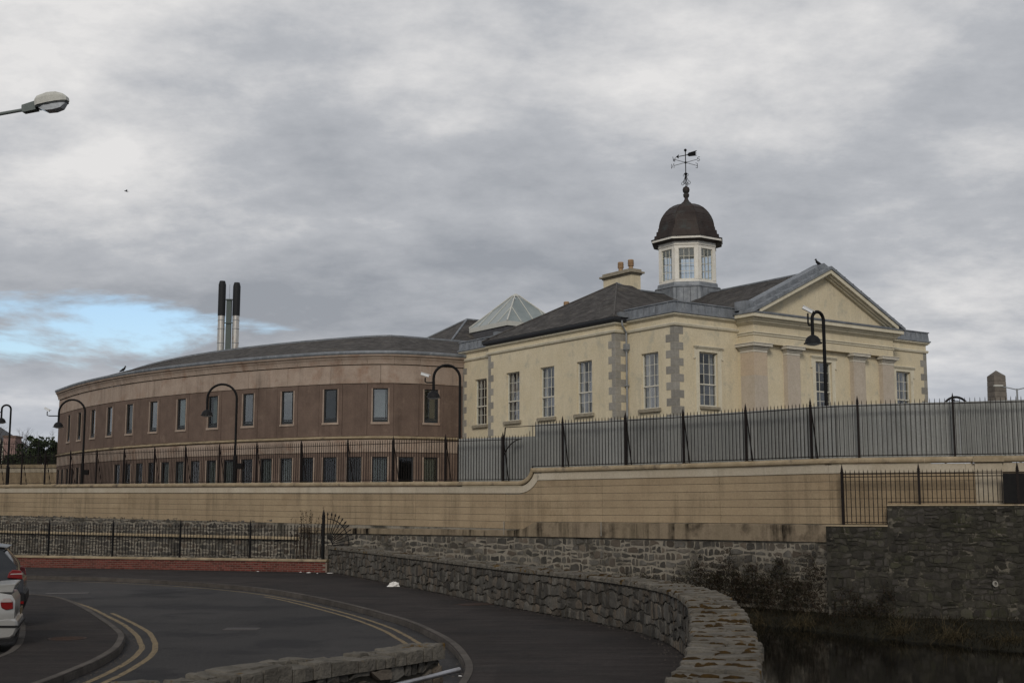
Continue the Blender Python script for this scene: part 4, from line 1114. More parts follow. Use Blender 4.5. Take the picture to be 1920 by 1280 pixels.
roof([(18.2, 14.26, EZ), (e0, 14.26, EZ), AP, (4.9, 8.68, RZ), (13.5, 8.68, RZ)], seed=5, sw=.5, sh=.4)
mb = MB()
for a, b in (((e0, 14.26, EZ), AP), ((e0, 3.10, EZ), AP)): mb.tube([Vector(a)+Vector((0,0,.03)), Vector(b)+Vector((0,0,.03))], .045, 6)
part('hip_tiles', mb, M['slate'])
mb = MB(); mb.tube([Vector(AP)+Vector((-.05,0,.03)), (4.95, 8.66, RZ+.04), (13.5, 8.68, RZ+.04), (18.2, 3.1, EZ+.03)], .055, 6); part('ridge_lead', mb, M['lead'])
prz = 14.08
roof([(4.05, -.55, 11.75), (4.05, 9, 11.75), (9, 9, prz), (9, -.55, prz)][::1], seed=6)
roof([(13.95, 9, 11.75), (13.95, -.55, 11.75), (9, -.55, prz), (9, 9, prz)], seed=7)
mb = MB(); mb.tube([(9, -.5, prz+.03), (9, 7.4, prz+.03)], .06, 6); part('ridge_lead', mb, M['lead'])
mb = MB(); mb.box(-.02, 18.1, -.0, 3.3, 11.2, 11.30); mb.box(0, 18, 13.9, 17.5, 11.2, 11.30); part('flat_roof', mb, M['lead'])
mb = MB(); mb.box(-.33, .12, 13.72, 14.1, 11.3, 12.02); mb.box(-.62, .02, 3.02, 3.3, 11.43, 11.66); part('gutter_box', mb, M['lead'])
# downpipe in the corner between wing and front block
mb = MB(); mb.tube([(-.46, 3.12, 11.28), (-.46, 3.10, 11.05), (-.13, 3.20, 10.72), (-.13, 3.20, 10.1)], .045, 8); mb.tube([(-.13, 3.20, 9.95), (-.13, 3.20, ZB)], .05, 8)
mb.box(-.24, -.02, 3.09, 3.31, 9.93, 10.2); mb.box(-.20, -.06, 3.13, 3.27, 9.86, 9.93)
for z in (8.2, 6.4, 4.6): mb.box(-.215, -.045, 3.13, 3.27, z, z+.07)
part('downpipe', mb, M['pipe'])
# chimney with two pots
cm = MB(); cm.box(5.0, 5.66, 8.80, 11.15, 13.0, 14.98); ck = part('chimney', cm, M['cream'])
cc = MB(); cc.box(4.94, 5.72, 8.74, 11.21, 14.981, 15.06); cc.box(4.83, 5.83, 8.63, 11.32, 15.061, 15.16); cc.box(4.95, 5.71, 8.76, 11.19, 15.161, 15.30); obj('chimney_cap', cc.mesh('chimney_cap', M['sill'], bevel=.01), ck)
fl = MB(); fl.box(4.975, 5.69, 8.775, 11.17, 13.8, 14.16); obj('flashing', fl.mesh('flashing', M['lead']), ck)
pot = MB(); pot.lathe([(.13, 0), (.12, .22), (.17, .24), (.17, .27), (.135, .28), (.175, .33), (.175, .35), (.135, .37), (.175, .42), (.175, .44), (.14, .46), (.17, .52), (.14, .58)], 14)
pm = pot.mesh('chimney_pot', M['terracotta'], smooth=True)
for y in (9.2, 10.05): obj('chimney_pot', pm, ck, (5.33, y, 15.28))
# rear chimneys of which only the pots show over the slates
for (x, y, z) in ((4.0, 13.2, 13.66), (16.6, 12.6, 15.10)):
    c2 = MB(); c2.box(x-.35, x+.35, y-.9, y+.9, 11.3, z-.25); c2o = part('chimney', c2, M['cream'])
    for dy in ((-.45, .45) if x > 5 else (0,)): obj('chimney_pot', pm, c2o, (x + (dy if x > 5 else 0)*1.0, y if x > 5 else y + dy, z - .26))

# lantern, dome and weathervane
LC = (9.0, 8.68); O8 = R(22.5)
lt = MB(); lt.lathe([(1.90, 12.6), (1.90, 14.36), (1.94, 14.40), (1.90, 14.44), (1.78, 14.50), (1.76, 14.66), (1.70, 14.70)], 8, LC, O8); lb = part('lantern_base', lt, M['lead'])
mb = MB()
for k in range(8):
    a0 = O8 + k*math.pi/4; a1 = a0 + math.pi/4
    for j in range(4):
        f = (j + .5) / 4; x = LC[0] + 1.905*(math.cos(a0)*(1-f) + math.cos(a1)*f); y = LC[1] + 1.905*(math.sin(a0)*(1-f)+math.sin(a1)*f)
        mb.box(x-.015, x+.015, y-.015, y+.015, 12.8, 14.37)
obj('lead_rolls', mb.mesh('lead_rolls', M['lead']), lb, kind='stuff')
RL = 1.66; lw = MB()
sl_ = MB(); sl_.lathe([(RL, 14.70), (RL, 14.84)], 8, LC, O8); lw.lathe([(RL, 16.56), (RL, 16.72), (RL+.05, 16.74), (RL+.05, 16.78), (RL+.02, 16.80), (RL+.02, 17.0)], 8, LC, O8)
ln = part('lantern', lw, M['white']); obj('lantern_sill', sl_.mesh('lantern_sill', M['white']), ln)
side = 2 * RL * math.sin(math.pi/8); apo = RL * math.cos(math.pi/8)
pw = MB(); pw.box(-.135, .135, -.02, .12, 14.70, 16.62); 
corner = MB()
for k in range(8):
    a = O8 + k*math.pi/4; x, y = LC[0] + RL*math.cos(a), LC[1] + RL*math.sin(a)
    cm_ = MB()
    for s_ in (-1, 1):
        an = a + s_*math.pi/8; tx, ty = -math.sin(an)*-s_, math.cos(an)*-s_
        tx, ty = math.sin(an)*s_, -math.cos(an)*s_
        nx, ny = math.cos(an), math.sin(an)
        p0 = (x + nx*.02, y + ny*.02); p1 = (x + tx*-.0, y)
        w_ = .215
        q = [(x + nx*.02, y + ny*.02), (x + nx*.02 - math.sin(an)*w_*s_*-1*-1, y + ny*.02 + math.cos(an)*w_*s_)]
        d_ = Vector((-math.sin(an), math.cos(an))) * s_
        A = Vector((x + nx*.015, y + ny*.015)); B = A + d_*w_; Cc = B - Vector((nx, ny))*.10; D = Vector((x, y)) - Vector((math.cos(a), math.sin(a)))*.11
        cm_.prism([tuple(A), tuple(B), tuple(Cc), tuple(D)], 14.835, 16.565, 'z')
    obj('corner_post', cm_.mesh('corner_post', M['white']), ln)
gw = side - 2*.215; gz0, gz1 = 14.88, 16.54
bars = MB(); bars.box(-gw/2, gw/2, -.0, .05, gz0-.04, gz0); bars.box(-gw/2, gw/2, 0, .05, gz1, gz1+.03)
for k in (1, 2): bars.box(-gw/2+gw*k/3-.012, -gw/2+gw*k/3+.012, .01, .035, gz0, gz1)
for k in (1, 2, 3): bars.box(-gw/2, gw/2, .012, .033, gz0+(gz1-gz0)*k/4-.012, gz0+(gz1-gz0)*k/4+.012)
bars.box(-gw/2, -gw/2+.02, 0, .05, gz0, gz1); bars.box(gw/2-.02, gw/2, 0, .05, gz0, gz1)
bmh = bars.mesh('glazing_bars', M['win_frame']); pnm = boxmesh('pane', M['glass_clear'], -gw/6+.013, gw/6-.013, .02, .024, -(gz1-gz0)/8+.013, (gz1-gz0)/8-.013)
for k in range(8):
    an = k*math.pi/4; x, y = LC[0] + (apo-.05)*math.cos(an), LC[1] + (apo-.05)*math.sin(an)
    o = obj('lantern_window', bmh, ln, (x, y, 0), an + HALF)
    for i in range(3):
        for j in range(4): obj('pane', pnm, o, (-gw/2 + gw*(i+.5)/3, 0, gz0 + (gz1-gz0)*(j+.5)/4))
fl = MB(); fl.lathe([(RL-.12, 14.70), (RL-.12, 14.74)], 8, LC, O8); fl.lathe([(RL-.12, 16.62), (RL-.12, 16.66)], 8, LC, O8); obj('floor_and_ceiling', fl.mesh('floor_and_ceiling', M['white']), ln)
so = MB(); so.lathe([(1.70, 16.93), (1.80, 16.94), (2.0, 17.00), (2.03, 17.02), (1.70, 17.03)], 8, LC, O8); obj('shadow_soffit', so.mesh('shadow_soffit', M['copper']), ln)  # dark copper colour paints in the shadow under the white eaves
ev = MB(); ev.lathe([(1.72, 17.031), (2.05, 17.031), (2.05, 17.17), (1.6, 17.17)], 8, LC, O8); obj('eaves', ev.mesh('eaves', M['white']), ln)
ev2 = MB(); ev2.lathe([(2.055, 17.155), (2.10, 17.16), (2.10, 17.20), (1.92, 17.24), (1.90, 17.42), (1.80, 17.45), (1.78, 17.66), (1.70, 17.69), (1.68, 17.86), (1.62, 17.88)], 8, LC, O8); dm = part('dome', ev2, M['copper'])
dd = MB(); prof = [(1.62, 17.87), (1.60, 18.05), (1.55, 18.25), (1.46, 18.46), (1.34, 18.66), (1.18, 18.86), (.98, 19.05), (.74, 19.20), (.48, 19.30), (.22, 19.35)]
dd.lathe(prof, 8, LC, O8); obj('dome_shell', dd.mesh('dome_shell', M['copper']), dm)
rb = MB()
for k in range(8):
    a = O8 + k*math.pi/4; rb.tube([(LC[0]+(r+.005)*math.cos(a), LC[1]+(r+.005)*math.sin(a), z) for r, z in prof], .022, 5)
for (r, z) in ((1.595, 18.06), (1.40, 18.56), (1.10, 18.94)): rb.tube([(LC[0]+(r+.0)*math.cos(O8+k*math.pi/4), LC[1]+r*math.sin(O8+k*math.pi/4), z) for k in range(9)], .012, 5)
obj('dome_seams', rb.mesh('dome_seams', M['copper']), dm)
fn = MB(); fn.lathe([(.30, 19.33), (.28, 19.40), (.17, 19.50), (.10, 19.64), (.10, 19.70), (.16, 19.78), (.17, 19.92), (.10, 19.97), (.17, 20.03), (.20, 20.16), (.17, 20.29), (.08, 20.35), (.035, 20.40)], 16, LC); fo = part('finial', fn, M['copper'], smooth=True)
# weathervane: mast, scrolls, compass arms with letters, arrow
wv = MB(); wv.tube([(*LC, 20.3), (*LC, 22.45)], .026, 8); wv.lathe([(.001, 22.36), (.06, 22.39), (.085, 22.45), (.06, 22.51), (.001, 22.54)], 12, LC); wv.lathe([(.05, 21.02), (.09, 21.05), (.09, 21.12), (.05, 21.15)], 10, LC); wv.lathe([(.03, 21.68), (.06, 21.70), (.06, 21.78), (.03, 21.80)], 8, LC)
v = obj('weathervane', wv.mesh('weathervane', M['iron']), ch)
sc = MB()
for k in range(4):
    a = k*HALF + .4; ca, sa = math.cos(a), math.sin(a)
    pts_ = [(.02, 21.02), (.05, 20.92), (.10, 20.78), (.16, 20.66), (.24, 20.62), (.27, 20.54), (.22, 20.46), (.14, 20.48), (.12, 20.56), (.16, 20.60)]
    sc.tube([(LC[0]+r*ca, LC[1]+r*sa, z) for r, z in pts_], .016, 5)
    pts_ = [(.02, 21.08), (.10, 21.10), (.16, 21.05), (.15, 20.97), (.09, 20.96)]
    sc.tube([(LC[0]+r*ca, LC[1]+r*sa, z) for r, z in pts_], .012, 5)
obj('scrolls', sc.mesh('scrolls', M['iron']), v)
zc = 21.74
VZ = R(131) - TH     # world heading of the north arm, in building coordinates
def arm(ang, strokes, name):
    mb = MB(); ca, sa = math.cos(ang), math.sin(ang); Lr = .86
    mb.tube([(LC[0], LC[1], zc), (LC[0]+Lr*ca, LC[1]+Lr*sa, zc)], .014, 5)
    for st in strokes:
        mb.tube([(LC[0]+(Lr+u)*ca, LC[1]+(Lr+u)*sa, zc + w) for u, w in st], .016, 5)
    obj(name, mb.mesh(name, M['iron']), v)
h_ = .13
arm(VZ, [[(.0, -h_), (.0, h_), (.19, -h_), (.19, h_)]], 'letter_n')
arm(VZ + math.pi, [[(.17, .08), (.13, .11), (.05, .11), (.01, .07), (.02, .02), (.15, -.02), (.17, -.07), (.12, -.11), (.04, -.11), (.0, -.08)]], 'letter_s')
arm(VZ + HALF, [[(.0, h_), (.05, -h_), (.10, .04), (.15, -h_), (.20, h_)]], 'letter_w')
arm(VZ - HALF, [[(.0, h_), (.15, h_), (.15, -h_), (.0, -h_)], [(.15, 0), (.03, 0)]], 'letter_e')
aw = MB(); aa = R(142) - TH; ca, sa = math.cos(aa), math.sin(aa); az_ = 22.16
aw.M = Matrix.Translation((LC[0], LC[1], az_)) @ Matrix.Rotation(aa, 4, 'Z')
aw.box(-.30, .45, -.012, .012, -.02, .02)
aw.prism([(.62, 0), (.42, .12), (.46, .02), (.46, -.02), (.42, -.12)], -.014, .014, 'y')
aw.prism([(-.10, .0), (-.22, .11), (-.74, .15), (-.62, .05), (-.72, .0), (-.62, -.05), (-.74, -.15), (-.22, -.11)], -.014, .014, 'y')
aw.M = None; obj('arrow', aw.mesh('arrow', M['iron']), v)

# ------------------------------------------------------------------ pyramid skylight and slate roof behind the courthouse
def bl(x, y, z=0):
    c_, s_ = math.cos(TH), math.sin(TH); return Vector((CO[0] + x*c_ - y*s_, CO[1] + x*s_ + y*c_, z))
sk = thing('skylight', 'pyramid glass skylight with white glazing bars above a dark slate-clad block', 'skylight', (0, 0, 0), TH)
a0 = 2.30; 
def put_world(o, wx, wy, wz=0): o.location = (wx, wy, wz)
put_world(sk, .25, 85.0)
kb = MB(); kb.box(-a0+.08, a0-.08, -a0+.08, a0-.08, 9, 14.55); obj('clad_block', kb.mesh('clad_block', M['slate_dark']), sk)
kb = MB(); kb.box(-a0, a0, -a0, a0, 14.55, 14.86); obj('white_kerb', kb.mesh('white_kerb', M['lamp_white']), sk)
ZA, ZK = 17.05, 14.86; ap = .16
def pyr(x, y, e=0):
    m_ = max(abs(x), abs(y)); return (x, y, ZK + (ZA-ZK)*(a0-m_)/(a0-ap) + e)
for k in range(4):
    Rm = Matrix.Rotation(k*HALF, 4, 'Z')
    for i in range(4):
        x0, x1 = -a0 + 2*a0*i/4, -a0 + 2*a0*(i+1)/4
        # each pane runs from the kerb up to the hip or the apex
        top0 = max(abs(x0), ap); top1 = max(abs(x1), ap)
        g = MB(); g.M = Rm
        if i in (0, 3):
            g.add([pyr(x0, -a0), pyr(x1, -a0), pyr(x1, -abs(x1))], [(0,1,2)]) if i == 0 else g.add([pyr(x0, -a0), pyr(x1, -a0), pyr(x0, -abs(x0))], [(0,1,2)])
        else:
            t0, t1 = (max(abs(x0), ap), max(abs(x1), ap))
            xa = x0 if i == 1 else 0; g.add([pyr(x0, -a0), pyr(x1, -a0), pyr(x1 if i == 1 else min(x1, ap), -t1 if i == 1 else -ap), pyr(x0 if i == 2 else x0, -t0 if i == 1 else -ap)] if i == 1 else [pyr(x0, -a0), pyr(x1, -a0), pyr(x1, -t1), pyr(0, -ap)], [(0,1,2,3)])
        g.M = None; obj('pane', g.mesh('pane', M['glass_roof'], recalc=False), sk)
    br_ = MB(); br_.M = Rm
    br_.tube([pyr(-a0, -a0, .02), pyr(-ap, -ap, .02)], .055, 6)
    for x in (-a0/2, 0, a0/2): br_.tube([pyr(x, -a0, .02), pyr(x, -max(abs(x), ap), .02)], .032, 6)
    br_.M = None; obj('glazing_bars', br_.mesh('glazing_bars', M['lamp_white']), sk)
cp = MB(); cp.lathe([(.28, ZA-.06), (.26, ZA+.02), (.10, ZA+.14), (.001, ZA+.16)], 8); obj('cap', cp.mesh('cap', M['lamp_white']), sk)
rb = thing('slate_roof_block', 'hipped dark slate roof between the curved brown wing and the glass skylight', 'building', (0, 0, 0), TH)
put_world(rb, -3.2, 88.0)
hip = [(-3.6, -3.6, 13.6), (8.5, -3.6, 13.6), (8.5, 3.6, 13.6), (-3.6, 3.6, 13.6)]; pk1, pk2 = (0, 0, 15.85), (5, 0, 15.85)
pb = MB(); pb.box(-3.5, 8.4, -3.5, 3.5, 4, 13.6); obj('wall', pb.mesh('wall', M['brown']), rb)
for i, q in enumerate(([hip[3], hip[0], pk1], [hip[0], hip[1], pk2, pk1], [hip[1], hip[2], pk2], [hip[2], hip[3], pk1, pk2])):
    obj('roof', slate_plane(q, seed=20+i, sw=.35, sh=.25).mesh('roof', M['slate']), rb, kind='stuff')
hb = MB()
for a, b in ((hip[0], pk1), (hip[3], pk1), (hip[1], pk2), (pk1, pk2)): hb.tube([Vector(a)+Vector((0,0,.04)), Vector(b)+Vector((0,0,.04))], .07, 6)
obj('hip_lead', hb.mesh('hip_lead', M['lead']), rb)

# ------------------------------------------------------------------ curved brown wing
ROT = [(1.2,72.3),(-.8,71.35),(-2.77,70.15),(-4.73,69.0),(-6.9,68.35),(-9.9,68.9),(-13.6,70.75),(-16.8,72.75),(-20.2,75.3),(-23.6,78.35),(-26.7,81.8),(-29.7,85.8),(-32.9,90.9)]
rot = Path([tuple(p) for p in catmull([Vector(p) for p in ROT], 10)], -1)
cw = thing('curved_wing', 'two-storey curved court wing of brown precast panels with pink bands and narrow windows', 'building')
RL_ = rot.len
def rstrip(name, s0, s1, prof, mat, step=.5, **k): return obj(name, path_strip(rot, s0, s1, prof, step).mesh(name, mat), cw, **k)
rstrip('wall_core', 0, RL_, [(-2.3, 3), (-2.1, 3), (-2.1, 10.9), (-2.3, 10.9)], M['joint'], .7)
# joints every 1.44 m; windows at measured places
jt = [5.77 + 1.443*k for k in range(-4, 28)]
jt = [j for j in jt if -.2 < j < RL_ - .3]; jt = [0.02] + jt + [RL_]
up_c = [6.49 + 2.886*k for k in range(0, 13)] ; up_c = [c for c in up_c if c < RL_ - 1] + []
lo_c = [c for c in [7.2 + 1.443*k - .68 + .0 for k in range(0, 27)] if c < RL_ - .8 and not (32.6 < c < 37.5)]
def flat_panel(s0, s1, z0, z1, hole, mat, name, o=0.0):
    """one precast panel spanning a chord of the curve, optionally with an opening with reveals"""
    a = rot.pt(s0, o, 0); b = rot.pt(s1, o, 0); d = (b - a); L_ = d.length; ang = math.atan2(d.y, d.x)
    # viewer's right is decreasing s, so run the local x from s1 to s0
    a, b = b, a; d = b - a; ang = math.atan2(d.y, d.x)
    mb = MB(); g = .009
    if not hole:
        mb.box(g, L_-g, 0, .10, z0+g, z1-g); me = mb.mesh(name, mat, bevel=.012)
    else:
        h0, h1, hz0, hz1 = hole
        w_ = wall_with_holes(g, L_-g, z0+g, z1-g, [(h0, h1, hz0, hz1)], .20)
        w_.add([(g,0,z0+g),(g,.1,z0+g),(g,.1,z1-g),(g,0,z1-g)], [(0,3,2,1)]); w_.add([(L_-g,0,z0+g),(L_-g,.1,z0+g),(L_-g,.1,z1-g),(L_-g,0,z1-g)], [(0,1,2,3)])
        me = w_.mesh(name, mat, recalc=False)
    return obj(name, me, cw, a, ang), L_
winU = {}; 
def wing_window(parent_loc, ang, x, z0, w, h, kind, upper):
    key = (upper,)
    if key not in winU:
        f = MB(); t = .06
        f.box(-w/2, -w/2+t, .06, .14, 0, h); f.box(w/2-t, w/2, .06, .14, 0, h); f.box(-w/2+t, w/2-t, .06, .14, h-t, h)
        if upper: f.box(-w/2+t, w/2-t, .03, .14, 0, .16); f.box(-w/2+t, w/2-t, .05, .14, .20, .25); f.box(w/2-t-.09, w/2-t-.05, .07, .12, .25, h-t)
        else: f.box(-w/2+t, w/2-t, .06, .14, 0, t)
        g = MB(); g.box(-w/2+t, w/2-t, .10, .108, .0, h-t)
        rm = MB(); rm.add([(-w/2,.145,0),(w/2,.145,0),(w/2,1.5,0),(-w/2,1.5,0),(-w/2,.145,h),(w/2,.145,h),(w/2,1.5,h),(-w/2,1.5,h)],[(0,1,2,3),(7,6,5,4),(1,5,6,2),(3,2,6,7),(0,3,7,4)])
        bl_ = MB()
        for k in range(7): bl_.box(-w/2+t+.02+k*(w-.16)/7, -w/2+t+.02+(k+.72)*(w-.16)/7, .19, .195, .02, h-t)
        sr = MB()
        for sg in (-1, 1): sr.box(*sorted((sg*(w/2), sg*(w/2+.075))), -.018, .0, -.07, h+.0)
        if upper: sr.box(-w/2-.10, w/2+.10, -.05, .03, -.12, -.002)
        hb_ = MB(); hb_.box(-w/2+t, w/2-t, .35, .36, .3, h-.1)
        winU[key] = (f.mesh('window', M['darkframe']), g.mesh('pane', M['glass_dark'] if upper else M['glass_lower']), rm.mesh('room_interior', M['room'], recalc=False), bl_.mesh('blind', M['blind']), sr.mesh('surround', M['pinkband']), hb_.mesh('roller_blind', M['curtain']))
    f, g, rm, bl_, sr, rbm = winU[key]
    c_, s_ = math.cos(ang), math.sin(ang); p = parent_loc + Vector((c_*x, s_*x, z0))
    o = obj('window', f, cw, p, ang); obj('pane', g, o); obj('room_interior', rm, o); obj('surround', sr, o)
    if kind == 1: obj('blind', bl_, o)
    if kind == 2: obj('roller_blind', rbm, o)
r_ = random.Random(4)
WU, WL = .84, .84
for i in range(len(jt)-1):
    s0_, s1_ = jt[i], jt[i+1]
    if s1_ - s0_ < .2: continue
    m_ = (s0_+s1_)/2
    L_ = (rot.pt(s1_,0,0)-rot.pt(s0_,0,0)).length
    wu = [c for c in up_c if s0_ < c < s1_]
    hole = (L_/2-WU/2, L_/2+WU/2, 7.22, 9.07) if wu else None
    o, L2 = flat_panel(s0_, s1_, 6.46, 9.33, hole, M['brown'], 'wall_panel')
    if wu: wing_window(Vector(o.location), o.rotation_euler.z, L2/2, 7.22, WU, 1.85, [0, 2, 0, 1, 2, 0, 2, 2, 2, 0, 0, 0, 0, 0][i % 14], True)
    lo = (s0_ > 5) and not (32.3 < m_ < 37.6)
    hole = (L_/2-WL/2, L_/2+WL/2, 3.9, 5.33) if lo else None
    o, L2 = flat_panel(s0_, s1_, 3.1, 5.565, hole, M['brown'], 'wall_panel')
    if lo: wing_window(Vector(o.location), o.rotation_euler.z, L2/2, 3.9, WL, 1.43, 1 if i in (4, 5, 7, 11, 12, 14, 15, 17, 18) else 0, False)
    g_ = .006
    obj('cornice_panel', path_strip(rot, s0_+g_, s1_-g_, [(-.1, 10.39), (.10, 10.39), (.10, 10.44), (.14, 10.60), (.22, 10.74), (.22, 10.775), (-.1, 10.775)], .5).mesh('cornice_panel', M['pinkband']), cw)
bj = [6.49 + 2.886*k for k in range(-3, 14)]; bj = [0.02] + [b for b in bj if .5 < b < RL_-.5] + [RL_]
for a, b in zip(bj, bj[1:]):
    g_ = .008
    for (z0, z1, nm) in ((9.345, 10.36, 'frieze_panel'), (5.58, 6.27, 'band_panel')):
        obj(nm, path_strip(rot, a+g_, b-g_, [(-.1, z0), (.012, z0), (.02, z0+.01), (.02, z1-.01), (.012, z1), (-.1, z1)], .5).mesh(nm, M['pinkband']), cw)
rstrip('cornice_top', 0, RL_, [(-.1, 10.79), (.26, 10.79), (.30, 10.83), (.30, 10.91), (-.1, 10.92)], M['pinkband'])
rstrip('ledge', 0, RL_, [(-.1, 6.285), (.06, 6.285), (.14, 6.33), (.14, 6.38), (.0, 6.455), (-.1, 6.455)], M['coping'])
rstrip('gutter', 0, RL_, [(-.2, 10.925), (.33, 10.925), (.36, 11.0), (.36, 11.08), (.2, 11.12), (-.2, 11.12)], M['lead'])
# far end wall of the wing
pe = rot.pt(RL_, 0, 0); ou = rot.out(RL_); bk = Vector((-ou.x, -ou.y, 0))
mb = MB(); q0 = pe; q1 = pe + bk*9
mb.add([q0+Vector((0,0,3)), q1+Vector((0,0,3)), q1+Vector((0,0,10.9)), q0+Vector((0,0,10.9))], [(0,1,2,3)]); obj('end_wall', mb.mesh('end_wall', M['brown']), cw)
# roof: slates on a ring that rises inwards
mb = MB(); K_ = 150; rows = 20; IN = 4.6; RISE = 1.45
def rp(t, f, e=0):
    q = rot.pt(t, .15 - IN*f, 11.10 + RISE*f + e); return q
vs_ = []
for i in range(K_+1):
    t = RL_*i/K_; vs_ += [rp(t, 0, -.03), rp(t, 1, -.03)]
mb.add(vs_, [(2*i, 2*i+2, 2*i+3, 2*i+1) for i in range(K_)])
r_ = random.Random(5)
for j in range(rows):
    f0, f1 = j/rows, (j+1.12)/rows; t = .0 + (.15 if j % 2 else 0)
    while t < RL_ - .3:
        e = r_.uniform(.006, .014); a, b = t+.004, t+.296
        mb.add([rp(a, f0, e), rp(b, f0, e), rp(b, min(1, f1), 0), rp(a, min(1, f1), 0), rp(a, f0, -.01), rp(b, f0, -.01)], [(0,1,2,3), (4,5,1,0)]); t += .30
obj('slates', mb.mesh('slates', M['slate']), cw, kind='stuff')
mb = path_strip(rot, 0, RL_, [(.15-IN-.08, 12.52), (.15-IN+.10, 12.50), (.15-IN+.10, 12.62), (.15-IN-.08, 12.64)], .6); obj('ridge_lead', mb.mesh('ridge_lead', M['lead']), cw)
mb = MB(); vs_ = []
for i in range(61):
    t = RL_*i/60; vs_ += [rot.pt(t, .10-IN, 12.5), rot.pt(t, -9.5, 11.1)]
mb.add(vs_, [(2*i, 2*i+2, 2*i+3, 2*i+1) for i in range(60)]); obj('rear_slope', mb.mesh('rear_slope', M['slate']), cw)

# twin flues behind the wing
fx, fy = -22.9, 100.0
ft = thing('flue_stack', 'pair of tall steel boiler flues with black tops strapped to a grey-green mast', 'chimney', (fx, fy, 8))
def rel(z): return z - 8
for dx in (-.56, .62):
    f = MB(); f.lathe([(.275, 0), (.275, rel(18.0))], 20, (dx, 0)); fo_ = obj('flue', f.mesh('flue', M['steel'], smooth=True), ft)
    b_ = MB(); zt = rel(20.85 if dx < 0 else 20.72); b_.lathe([(.30, rel(18.0)), (.30, zt-.30), (.22, zt), (.16, zt)], 20, (dx, 0)); obj('black_top', b_.mesh('black_top', M['flue_black'], smooth=True), fo_)
    rg = MB()
    for z in (13.0, 14.6, 15.75, 16.9, 17.6): rg.lathe([(.276, rel(z)), (.292, rel(z)+.01), (.292, rel(z)+.05), (.276, rel(z)+.06)], 20, (dx, 0))
    obj('joint_ring', rg.mesh('joint_ring', M['pipe']), fo_)
mm = MB(); mm.box(-.20, .20, .05, .35, 0, rel(19.4)); mm.tube([(0, .2, rel(19.4)), (0, .2, rel(20.6))], .012, 5)
for z in (19.3, 17.4, 14.9, 12.9): mm.box(-.5, .5, -.05, .12, rel(z), rel(z)+.07)
obj('mast', mm.mesh('mast', M['flue_grey']), ft)

# ------------------------------------------------------------------ gooseneck street lamps with cameras behind the fence
def gooseneck(x, y, zt, ang, label, camera=None, box=False, rad=.76):
    z0 = 3.25; t = thing('street_lamp', label, 'street lamp', (x, y, z0), 0, 'gooseneck lamps along the courthouse boundary')
    h = zt - z0 - rad; dx, dy = math.cos(ang), math.sin(ang)
    p = MB(); pts_ = [(0, 0, 1.9), (0, 0, h)] + [(rad*(1-math.cos(R(a)))*dx, rad*(1-math.cos(R(a)))*dy, h + rad*1.0*math.sin(R(a))) for a in range(12, 181, 12)] + [(2*rad*dx, 2*rad*dy, h-.55)]
    p.tube(pts_, .062, 10); obj('pole', p.mesh('pole', M['iron'], smooth=True), t)
    b = MB(); b.lathe([(.11, 0), (.11, 2.0), (.085, 2.06), (.065, 2.14)], 12); obj('base_sleeve', b.mesh('base_sleeve', M['iron'], smooth=True), t)
    if box: q = MB(); q.box(.09, .38, -.12, .12, 1.35, 1.65); obj('control_box', q.mesh('control_box', M['iron']), t)
    s_ = MB(); c = (2*rad*dx, 2*rad*dy); zz = h - .58
    s_.lathe([(.04, zz+.10), (.055, zz+.02), (.09, zz), (.19, zz-.06), (.255, zz-.15), (.285, zz-.26), (.33, zz-.29), (.33, zz-.31), (.27, zz-.31)], 20, c); sh = obj('lamp_shade', s_.mesh('lamp_shade', M['car_trim'], smooth=True), t)
    l_ = MB(); l_.lathe([(.27, zz-.311), (.22, zz-.35), (.10, zz-.38), (.001, zz-.385)], 16, c); obj('lens', l_.mesh('lens', M['lens'], smooth=True), sh)
    if camera:
        ca = camera; k = MB(); az = h - .20
        ax, ay, up, tilt, yaw = ca
        k.tube([(c[0], c[1], az), (c[0]+ax*.8, c[1]+ay*.8, az + (0 if up < .4 else -.02)), (c[0]+ax, c[1]+ay, az+.04), (c[0]+ax, c[1]+ay, az+up)], .032, 8)
        br_ = obj('camera_bracket', k.mesh('camera_bracket', M['iron']), t)
        hsg = MB(); hsg.box(-.20, .18, -.055, .055, -.055, .055); hsg.prism([(-.22, .05), (.25, .05), (.25, .075), (-.22, .075)], -.07, .07, 'y')
        ho = obj('cctv_camera', hsg.mesh('cctv_camera', M['cam_white'], bevel=.015), br_); ho.location = (c[0]+ax, c[1]+ay, az+up+.12); ho.rotation_euler = (0, tilt, yaw)
    return t
gooseneck(-33.2, 82.9, 9.35, R(200), 'black gooseneck street lamp at the far left edge beside the white gabled house', (-.35, 0, .2, .35, 2.9), rad=.28)
gooseneck(-26.3, 77.1, 9.20, R(181), 'black gooseneck lamp at the left corner of the brown wing, camera on a long arm', (-.72, 0, .28, .45, -.15), True, rad=.80)
gooseneck(-14.62, 66.4, 9.08, R(181), 'black gooseneck lamp without a camera before the middle of the brown wing', None, True, rad=.78)
gooseneck(-2.35, 56.4, 8.93, R(190), 'black gooseneck lamp with white camera between brown wing and cream building', (-.38, 0, .22, .30, 0), rad=.60)
gooseneck(11.32, 45.05, 9.55, R(215), 'tall black gooseneck lamp with a tilted white camera in front of the portico', (-.15, 0, .42, .50, 0), rad=.30)

